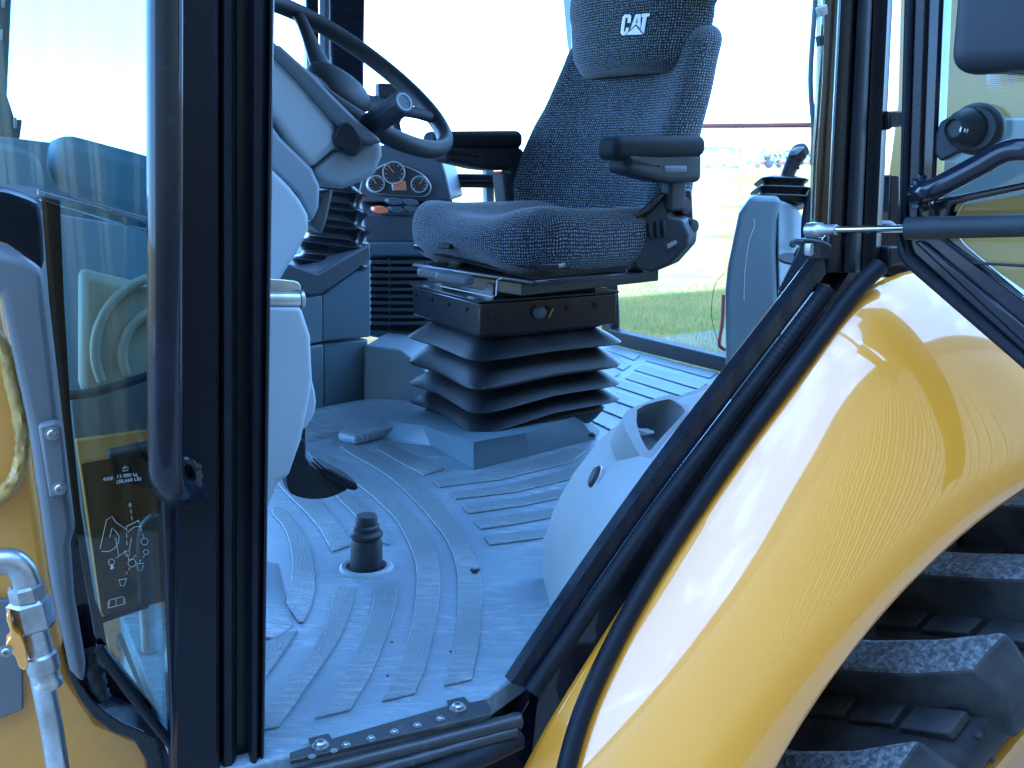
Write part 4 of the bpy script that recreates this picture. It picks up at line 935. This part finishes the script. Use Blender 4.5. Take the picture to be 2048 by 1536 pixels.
dslab('door_lower_glass', [(1866,404),(2048,372),(2450,300),(2450,910),(2048,600),(1866,462)], -.012, 'glass_door', door, th=.005, bev=0)
dslab('glass_cross_bar', [(1856,402),(2048,364),(2500,290),(2500,304),(2048,378),(1900,410),(1890,452),(1858,450)], .004, 'paint', door, th=.02, bev=.003)
dslab('glass_corner_print', [(1885,404),(1960,388),(1925,410),(1900,452),(1930,490),(2048,590),(2048,602),(1885,470)], -.008, 'glass_dark', door, th=.002, bev=0)
dslab('lower_rail', [(1940,524),(2048,529),(2500,560),(2500,568),(2048,535),(1948,529)], .006, 'paint', door, th=.01, bev=.002)
# handle tube, weld
hd = tube('door_handle', [DP(1835, 385, .02), DP(1850, 385, .05), DP(1880, 372, .06), DP(1960, 330, .06), DP(2010, 303, .06), DP(2060, 300, .06), DP(2110, 320, .05), DP(2120, 360, .0)], .0118, 'paint', door, n=20, sub=6)
tube('weld_bead', [DP(1842 + 12 * math.cos(a), 388 + 26 * math.sin(a), .035) for a in [i * .45 for i in range(15)]], .006, 'paint', hd, bumps=1.0, sub=3, n=8)
slab('handle_gusset', [(1838,400),(1862,402),(1866,440),(1848,446),(1836,430)], dsp(.02), 'paint', hd, vec=-dn * .02, bev=.004)
# latch
dslab('latch_bracket', [(1868,330),(1872,248),(1900,232),(1945,222),(1972,222),(1988,240),(1986,268),(1968,286),(1920,304)], .002, 'bplastic', door, th=.014, bev=.003, sm=1)
lt = DP(1955, 258, .0)
lk = lathe('latch_knob', [(.028, -.005), (.028, .006), (.024, .012), (.0225, .014)], zframe(lt, dn), 'bplastic', door, n=36)
lathe('latch_cone', [(.0225, .010), (.021, .020), (.013, .036), (.010, .040), (.009, .036)], zframe(DP(1946, 258, 0), (dn - dd * .25)), 'bplastic', lk, n=36)
bolt('bolt', DP(1928, 260, .036), dn, .003, 'bolt', lk)
# mirror housing
mh = rbox('mirror_housing', (.17, .06, .24), .022, frame(DP(2112, -112, .05), dd, -dn, (0, 0, 1)), 'bplastic', mc, n=6)
o = mh
dslab('mirror_bracket', [(1970,100),(2100,100),(2100,150),(2000,146),(1972,142),(1982,128),(1970,118)], .03, 'bgloss', mh, th=.04, bev=.008)
# dotted print on the glass below the mirror (joined tiny dots)
vs_ = []; fs = []
for i in range(26):
    for j in range(9):
        x = 1974 + i * 4.2 + (j % 2) * 2.1; y = 150 + j * 4.2 - (x - 1974) * .12
        c = DP(x, y, -.006); r_ = .0010 * (1.1 - j * .09); k = len(vs_)
        for q in range(6): an = q * 1.047; vs_.append(c + dd * math.cos(an) * r_ + V((0, 0, 1)) * math.sin(an) * r_)
        fs.append(tuple(range(k, k + 6)))
o = link('dot_print', mesh('dot_print', vs_, fs), 'white', door, smooth=0); o['kind'] = 'stuff'
# structures glimpsed behind the door glass
slab('rear_frame_rail', [(1890,236),(2048,236),(2300,236),(2300,420),(2048,392),(1890,420)], ('S', .26), 'gcon', mc, th=.03, bev=.004)
# gas strut
g0 = S(1628, 460, -.01); g1 = DP(1820, 457, .075); g2 = DP(2140, 448, .075)
gs = tube('strut_rod', [g0, g1], .0042, 'chrome', mc, sub=1, n=16)
lathe('ball_socket', [(.004, -.012), (.0085, -.009), (.0095, 0), (.0085, .010), (.006, .013), (.006, .03), (.005, .031)], zframe(g0, (g1 - g0)), 'zinc', gs, n=20)
tube('strut_cylinder', [g1, g2], .0118, 'bplastic', mc, sub=1, n=24)
lathe('strut_cap', [(.0122, 0), (.0124, .002), (.0124, .036), (.0120, .038)], zframe(g1 - (g2 - g1).normalized() * .004, (g2 - g1)), 'bplastic', mc, n=24)
slab('strut_bracket', [(1606,478),(1648,480),(1668,490),(1660,520),(1640,520),(1636,500),(1608,490)], ('S', .0), 'steel_dark', mc, th=.02, bev=.003)
lathe('bracket_nut', [(.005, -.004), (.0055, 0), (.0055, .008), (.004, .010)], zframe(S(1618, 494, -.01), (0, 0, -1)), 'zinc', mc, n=6)

# ================================================================= THE SEAT
sb = V((math.sin(R(50)), math.cos(R(50)), 0)); su = V((sb.y, -sb.x, 0))       # backwards, towards the near side
so_ = V((.07, 2.27, FZ)); SM = frame(so_, su, sb, (0, 0, 1))
seat = empty('operator_seat', so_, 'dark flecked cloth operator seat with headrest and armrests on a black bellows pedestal', 'seat')
def L(u, v, w_): return SM @ V((u, v, w_))
# cushion
def dcush(u, v, w_):
    side = abs(u) / .25; up = min(1, max(0, (w_ + .05) / .10)); up = up * up * (3 - 2 * up); dn = 1 - up
    w_ += up * (.020 * max(0, side - .35) ** 1.3 * 1.2 - .018 * max(0, 1 - (side / .6) ** 2) + .008 * math.exp(-((v + .17) / .07) ** 2))
    w_ += dn * (.03 * max(0, 1 - (side / .55) ** 2) * max(0, (-v - .1) / .12) + .020 * max(0, -u / .25) * max(0, -v / .22))
    k = 1 - .10 * max(0, -v / .225) ** 2
    return u * k, v + .035 * side ** 2 * min(1, max(0, (-v) / .15)), w_
cu = rbox('seat_cushion', (.50, .45, .125), .055, frame(L(0, -.02, .432), su, sb, (0, 0, 1)), 'fabric', seat, n=16, deform=dcush)
# backrest
def dback(u, v, w_):
    h = w_ / .235; t = max(0.0, (h + 1) / 2)
    if u < 0: u *= 1 + .16 * max(0, 1 - t / .85)
    wid = 1 - .20 * max(0, t - .40) ** 1.3 * 1.5 - .05 * max(0, .25 - t) + (.10 * max(0, t - .8) ** 1.5 * 6 if u > 0 else 0) - (.07 * math.exp(-((t - .45) / .2) ** 2) if u > 0 else 0)
    s = abs(u) / .24; fr_ = min(1, max(0, .5 - v / .08)); fr_ = fr_ * fr_ * (3 - 2 * fr_)
    v -= fr_ * (.050 * max(0, s - .4) ** 1.2 * 1.5 * (1 - .3 * t) - .012 * (1 - s * s) - .010 * min(1, max(0, (t - .55) / .1)) + .008 * math.exp(-((t - .3) / .15) ** 2))
    v += .13 * t + .02 * t * t
    return u * wid, v, w_
bk = rbox('backrest', (.48, .10, .47), .045, frame(L(-.02, .185, .655), su, sb, (0, 0, 1)), 'fabric', seat, n=18, deform=dback)
# headrest
def dhead(u, v, w_):
    t = max(0.0, (w_ + .15) / .30)
    wid = .80 + .20 * min(1, t / .45) ** .6
    s = abs(u) / .20
    v += .05 * s ** 3 + .04 * t
    if t < .35: v += .004
    if u > 0:
        q = min(1, max(0, (t - .42) / .07)); wid = (.74 + .14 * t) * (1 - q) + .97 * q
    return u * wid, v, w_
hr = rbox('headrest', (.45, .10, .36), .048, frame(L(0, .235, .965), su, sb, (0, 0, 1)), 'fabric', seat, n=14, deform=dhead)
for u_ in (-.07, .115): cyl('headrest_rod', L(u_, .36, .93), L(u_, .345, 1.05), .007, 'bplastic', seat)
# emblem letters stitched on the headrest front
hb = bvh(hr)
def logo(px, o, m, name, parent, th=.003, holes=()):
    return slab(name, px, lambda x, y: hit(hb, x, y, o), m, parent, vec=sb * th, bev=0, holes=holes)
z3 = lambda L_: [(1000 + a / 3.2, b / 3.2) for a, b in L_]
bk_ = logo(z3([(760,222),(775,105),(792,86),(838,84),(850,94),(862,84),(966,78),(960,108),(944,112),(924,226),(806,234),(785,232),(765,228)]), .0012, 'rubber', 'emblem_patch', hr)
logo(z3([(770,212),(783,110),(797,93),(830,92),(839,102),(833,146),(815,146),(818,114),(803,114),(791,200),(797,204),(803,200),(806,178),(824,178),(818,206),(806,214),(798,226),(782,226)]), .0025, 'white', 'emblem_letter', hr)
logo(z3([(868,92),(899,90),(897,182),(880,164),(868,154),(852,170),(834,188),(850,140)]), .0025, 'white', 'emblem_letter', hr, holes=[z3([(876,116),(867,148),(880,148),(881,116)])])
logo(z3([(906,88),(958,84),(955,104),(938,106),(920,214),(900,192),(914,108),(903,108)]), .0025, 'white', 'emblem_letter', hr)
logo(z3([(804,224),(868,166),(911,219)]), .0030, 'white', 'emblem_triangle', hr)
# armrests
def arm(u0, v0, v1, w0, name, sgn):
    fr = frame(L(u0, (v0 + v1) / 2, w0), su, sb, (0, 0, 1)); ln = abs(v1 - v0)
    def dp(u, v, w_):
        t = (v + ln / 2) / ln; return u * (.75 + .25 * min(1, t * 2)), v, w_ + .006 * t
    a = rbox(name, (.080, ln, .044), .018, fr, 'armpad', seat, n=6, deform=dp)
    def dh(u, v, w_):
        t = (v + ln / 2) / ln
        if w_ < 0: w_ += .025 * max(0, .5 - t) * 2
        return u, v, w_
    rbox('armrest_housing', (.062, ln * .88, .062), .014, frame(L(u0, (v0 + v1) / 2 + .014, w0 - .036), su, sb, (0, 0, 1)), 'bplastic', a, n=5, deform=dh)
    rbox('armrest_wheel', (.014, .07, .016), .005, frame(L(u0 + sgn * .026, (v0 + v1) / 2 + .04, w0 - .04), su, sb, (0, 0, 1)), 'gdark', a, n=2)
    return a
arm(.270, -.085, .170, .620, 'armrest', 1)
arm(-.29, -.10, .16, .640, 'armrest', -1)
# armrest posts and recliner
rbox('armrest_post', (.03, .05, .12), .008, frame(L(.265, .12, .555), su, sb, (0, 0, 1)), 'bplastic', seat, n=2)
rbox('armrest_post', (.03, .05, .12), .008, frame(L(-.275, .14, .565), su, sb, (0, 0, 1)), 'bplastic', seat, n=2)
rh = slab('recliner_housing', [(1268,428),(1282,420),(1318,388),(1330,392),(1338,432),(1366,440),(1378,470),(1376,490),(1340,530),(1304,545),(1275,540),(1262,520),(1272,490),(1290,470)], 2.10, 'bplastic', seat, vec=V((.03, .07, 0)), bev=.006, seg=3)
slab('housing_lid', [(1266,430),(1282,418),(1320,384),(1330,388),(1296,424),(1276,436)], 2.085, 'bgloss', rh, vec=V((.03, .05, 0)), bev=.003)
for k in range(3): slab('housing_rib', [(1298+k*14,446+k*-3),(1302+k*14,446+k*-3),(1306+k*14,476),(1300+k*14,474)], 2.09, 'bplastic', rh, th=.012, bev=.002)
slab('data_label', [(1334,489),(1352,480),(1355,486),(1337,497)], 2.087, 'grey_label', rh, th=.002, bev=0)
for (x, y, r_) in ((1364, 412, .019), (1381, 452, .0155)):
    lathe('recliner_knob', [(r_ * .8, -.02), (r_, -.014), (r_, .006), (r_ * .85, .012), (r_ * .3, .013)], zframe(D(x, y, 2.15), su), 'bplastic', seat, n=14)
slab('recliner_bracket', [(1318,385),(1348,372),(1384,380),(1388,470),(1350,478),(1335,440)], 2.19, 'bgloss', seat, vec=V((.0, .04, 0)), bev=.004)
# buckle
bck = rbox('belt_buckle', (.045, .03, .10), .007, frame(D(1008, 385, 2.45), su, sb, (-.1, .05, 1)), 'bplastic', seat, n=3)
rbox('red_button', (.028, .016, .008), .003, frame(D(999, 346, 2.44), su, sb, (-.1, .05, 1)), 'red', bck, n=1)
tube('buckle_strap', [D(1018, 412, 2.45), D(1030, 435, 2.47), D(1045, 455, 2.5)], .010, 'rubber', seat, flat=.4)
# pan, slide levers, rail
pan = slab('seat_pan', [(826,498),(850,506),(930,526),(1010,546),(1069,560),(1120,562),(1254,548),(1254,528),(1170,520),(1069,538),(1000,522),(900,500),(826,488)], lambda x, y: PL(x, y, L(0, -.22 , .37), sb) if x < 1072 else PL(x, y, L(.235, 0, .37), su), 'bgloss', seat, vec=V((.02, .05, 0)), bev=.003)
prism('seat_plate', [L(-.20, -.215, .362), L(.225, -.225, .362), L(.24, .07, .362), L(-.24, .2, .362)], V((0, 0, .012)), 'bgloss', seat, bev=.005)
prism('slide_rail', [L(-.16, -.2, .335), L(.16, -.2, .335), L(.16, .2, .335), L(-.16, .2, .335)], V((0, 0, .026)), 'steel_dark', seat, bev=.002)
for (x, y, w_) in ((895, 492, 34), (1105, 532, 42)):
    rbox('adjust_lever', (w_ / F * 1.95, .03, .010), .003, frame(D(x, y, 1.93 if x > 1000 else 2.13), (1, .35, 0) if x > 1000 else (1, -.6, 0), (.6, 1, 0), (0, 0, 1)), 'bgloss', seat, n=2)
bb = V((math.sin(R(61)), math.cos(R(61)), 0)); bu = V((bb.y, -bb.x, 0)); bc = V((-.0, 2.235, FZ)); BM = frame(bc, bu, bb, (0, 0, 1))
def B(u, v, w_): return BM @ V((u, v, w_))
prism('swivel_base', [B(-.13, -.11, .322), B(.12, -.11, .322), B(.12, .14, .322), B(-.13, .14, .322)], V((0, 0, .03)), 'bgloss', seat, bev=.003)
rk = rbox('rocker_pad', (.085, .03, .02), .008, frame(D(872, 548, 2.06), (1, -.75, -.05), (.6, 1, 0), (0, 0, 1)), 'gdark', seat, n=3)
lab(rk, 'glossy grey rocker pad on the front of the seat base')
rbox('rocker_pad', (.085, .03, .02), .008, frame(D(909, 557, 2.02), (1, -.75, -.05), (.6, 1, 0), (0, 0, 1)), 'gdark', seat, n=3)
tube('bracket_strip', [D(880, 572, 2.03), D(985, 594, 1.97), D(992, 590, 1.97), D(994, 560, 1.97), D(1004, 556, 1.97)], .0013, 'ring', seat, n=6, sub=1)
# suspension housing
sh_ = .165
hs = prism('suspension_housing', [B(-sh_, -sh_, .255), B(sh_, -sh_, .255), B(sh_, sh_, .255), B(-sh_, sh_, .255)], V((0, 0, .067)), 'bgloss', seat, bev=.004)
prism('top_plate', [B(-sh_ - .003, -sh_ - .003, .3225), B(sh_ + .003, -sh_ - .003, .3225), B(sh_ + .003, sh_ + .003, .3225), B(-sh_ - .003, sh_ + .003, .3225)], V((0, 0, .004)), 'bgloss', hs, bev=.001)
for k in range(4): bolt('rivet', B(-.145 + k * .085, -sh_ - .001, .303), -bb, .0032, 'bgloss', hs)
for k in (-.14, .04, .11): bolt('rivet', B(sh_ + .001, k, .300), bu, .0045, 'bgloss', hs)
kn = lathe('weight_knob', [(.014, 0), (.014, .006), (.011, .009), (.011, .014), (.004, .015)], zframe(B(sh_ + .001, -.03, .295), bu), 'gdark', hs, n=24)
cyl('knob_mark', B(sh_ + .017, -.015, .285), B(sh_ + .017, -.005, .302), .0012, 'yellow', kn, n=6)
lathe('knob_cap', [(.012, 0), (.012, .010), (.005, .012)], zframe(B(sh_ + .001, -.008, .293), bu), 'rubber', hs, n=20)
for k, uu in enumerate((-.12, .10)): prism('sticker', [B(uu, -sh_ + .006, .327), B(uu + .03, -sh_ + .006, .327), B(uu + .03, -sh_ + .013, .327), B(uu, -sh_ + .013, .327)], V((0, 0, .0006)), 'ring', hs, bev=0)
# bellows with drooping corner
def bring(w_, out, wob=0):
    pp = []
    n = 56
    for i in range(n):
        an = 6.28319 * i / n; c, s = math.cos(an), math.sin(an); e = 2 / 7.0
        u = math.copysign(abs(c) ** e, c); v = math.copysign(abs(s) ** e, s)
        a = .150 + out
        # faces pull in slightly between the corners
        kk = 1 - .05 * (1 - max(0, abs(u * v)) ** 2) * (1 if out > 0 else .4)
        rise = .045 * max(0.0, (v + 1) / 2) ** 1.3 * (1 - (w_ / .255)) + wob * (1 - abs(u * v) ** 1.5)
        pp.append(B(u * a * kk, v * a * kk, w_ + rise))
    return pp
lv = [(.255, .012), (.228, .010), (.222, .002)]
zi = [.222, .163, .118, .082]                                      # inner folds
zo = [.180, .127, .088, .060]
rows = [bring(.257, .010), bring(.250, .010), bring(.246, .0)]
ins = [.245, .196, .133, .086, .043]
for k in range(4):
    t, b_ = ins[k], ins[k + 1]; m_ = t - (t - b_) * .70; wb = .004 + .004 * k
    rows += [bring(t - .002, -.004, wb), bring(t - (t - b_) * .15, .006, wb), bring(t - (t - b_) * .45, .026, wb), bring(m_, .040, wb), bring(m_ - (t - b_) * .07, .043, wb), bring(m_ - (t - b_) * .13, .040, wb), bring(b_ + (t - b_) * .06, .004, wb)]
rows += [bring(.042, .0, .015), bring(.036, .014, .012), bring(.026, .016, .01), bring(.006, .004, 0), bring(-.01, -.01, 0)]
loft('bellows', rows, 'bellows', seat, closed_u=True, cap=True, smooth=80)
# moulded pedestal around the seat foot
ped = [Z(760, 880), Z(862, 892), Z(947, 940), Z(1060, 912), Z(1192, 878), Z(1200, 862)]
pt_ = []
for (x, y, z_) in ((770, 838, .02), (842, 850, .045), (947, 884, .062), (1050, 866, .062), (1152, 832, .062), (1165, 826, .062)):
    pt_.append(Z(x, y, FZ + z_))
pt2 = [p + V((.01, .16, -.003)) for p in pt_]
r0 = crom(ped, 5); r1 = crom(pt_, 5); r2 = crom(pt2, 5)
r0, r1, r2 = ped, pt_, pt2
pedm = loft('pedestal_cover', [r0, [a.lerp(b, .12) for a, b in zip(r0, r1)], [a.lerp(b, .9) + V((0, 0, .003)) for a, b in zip(r0, r1)], r1, r2], 'gcon', mc, th=.004, smooth=25); bevel(pedm, .006, 3, 20)

bpy.context.view_layer.update()
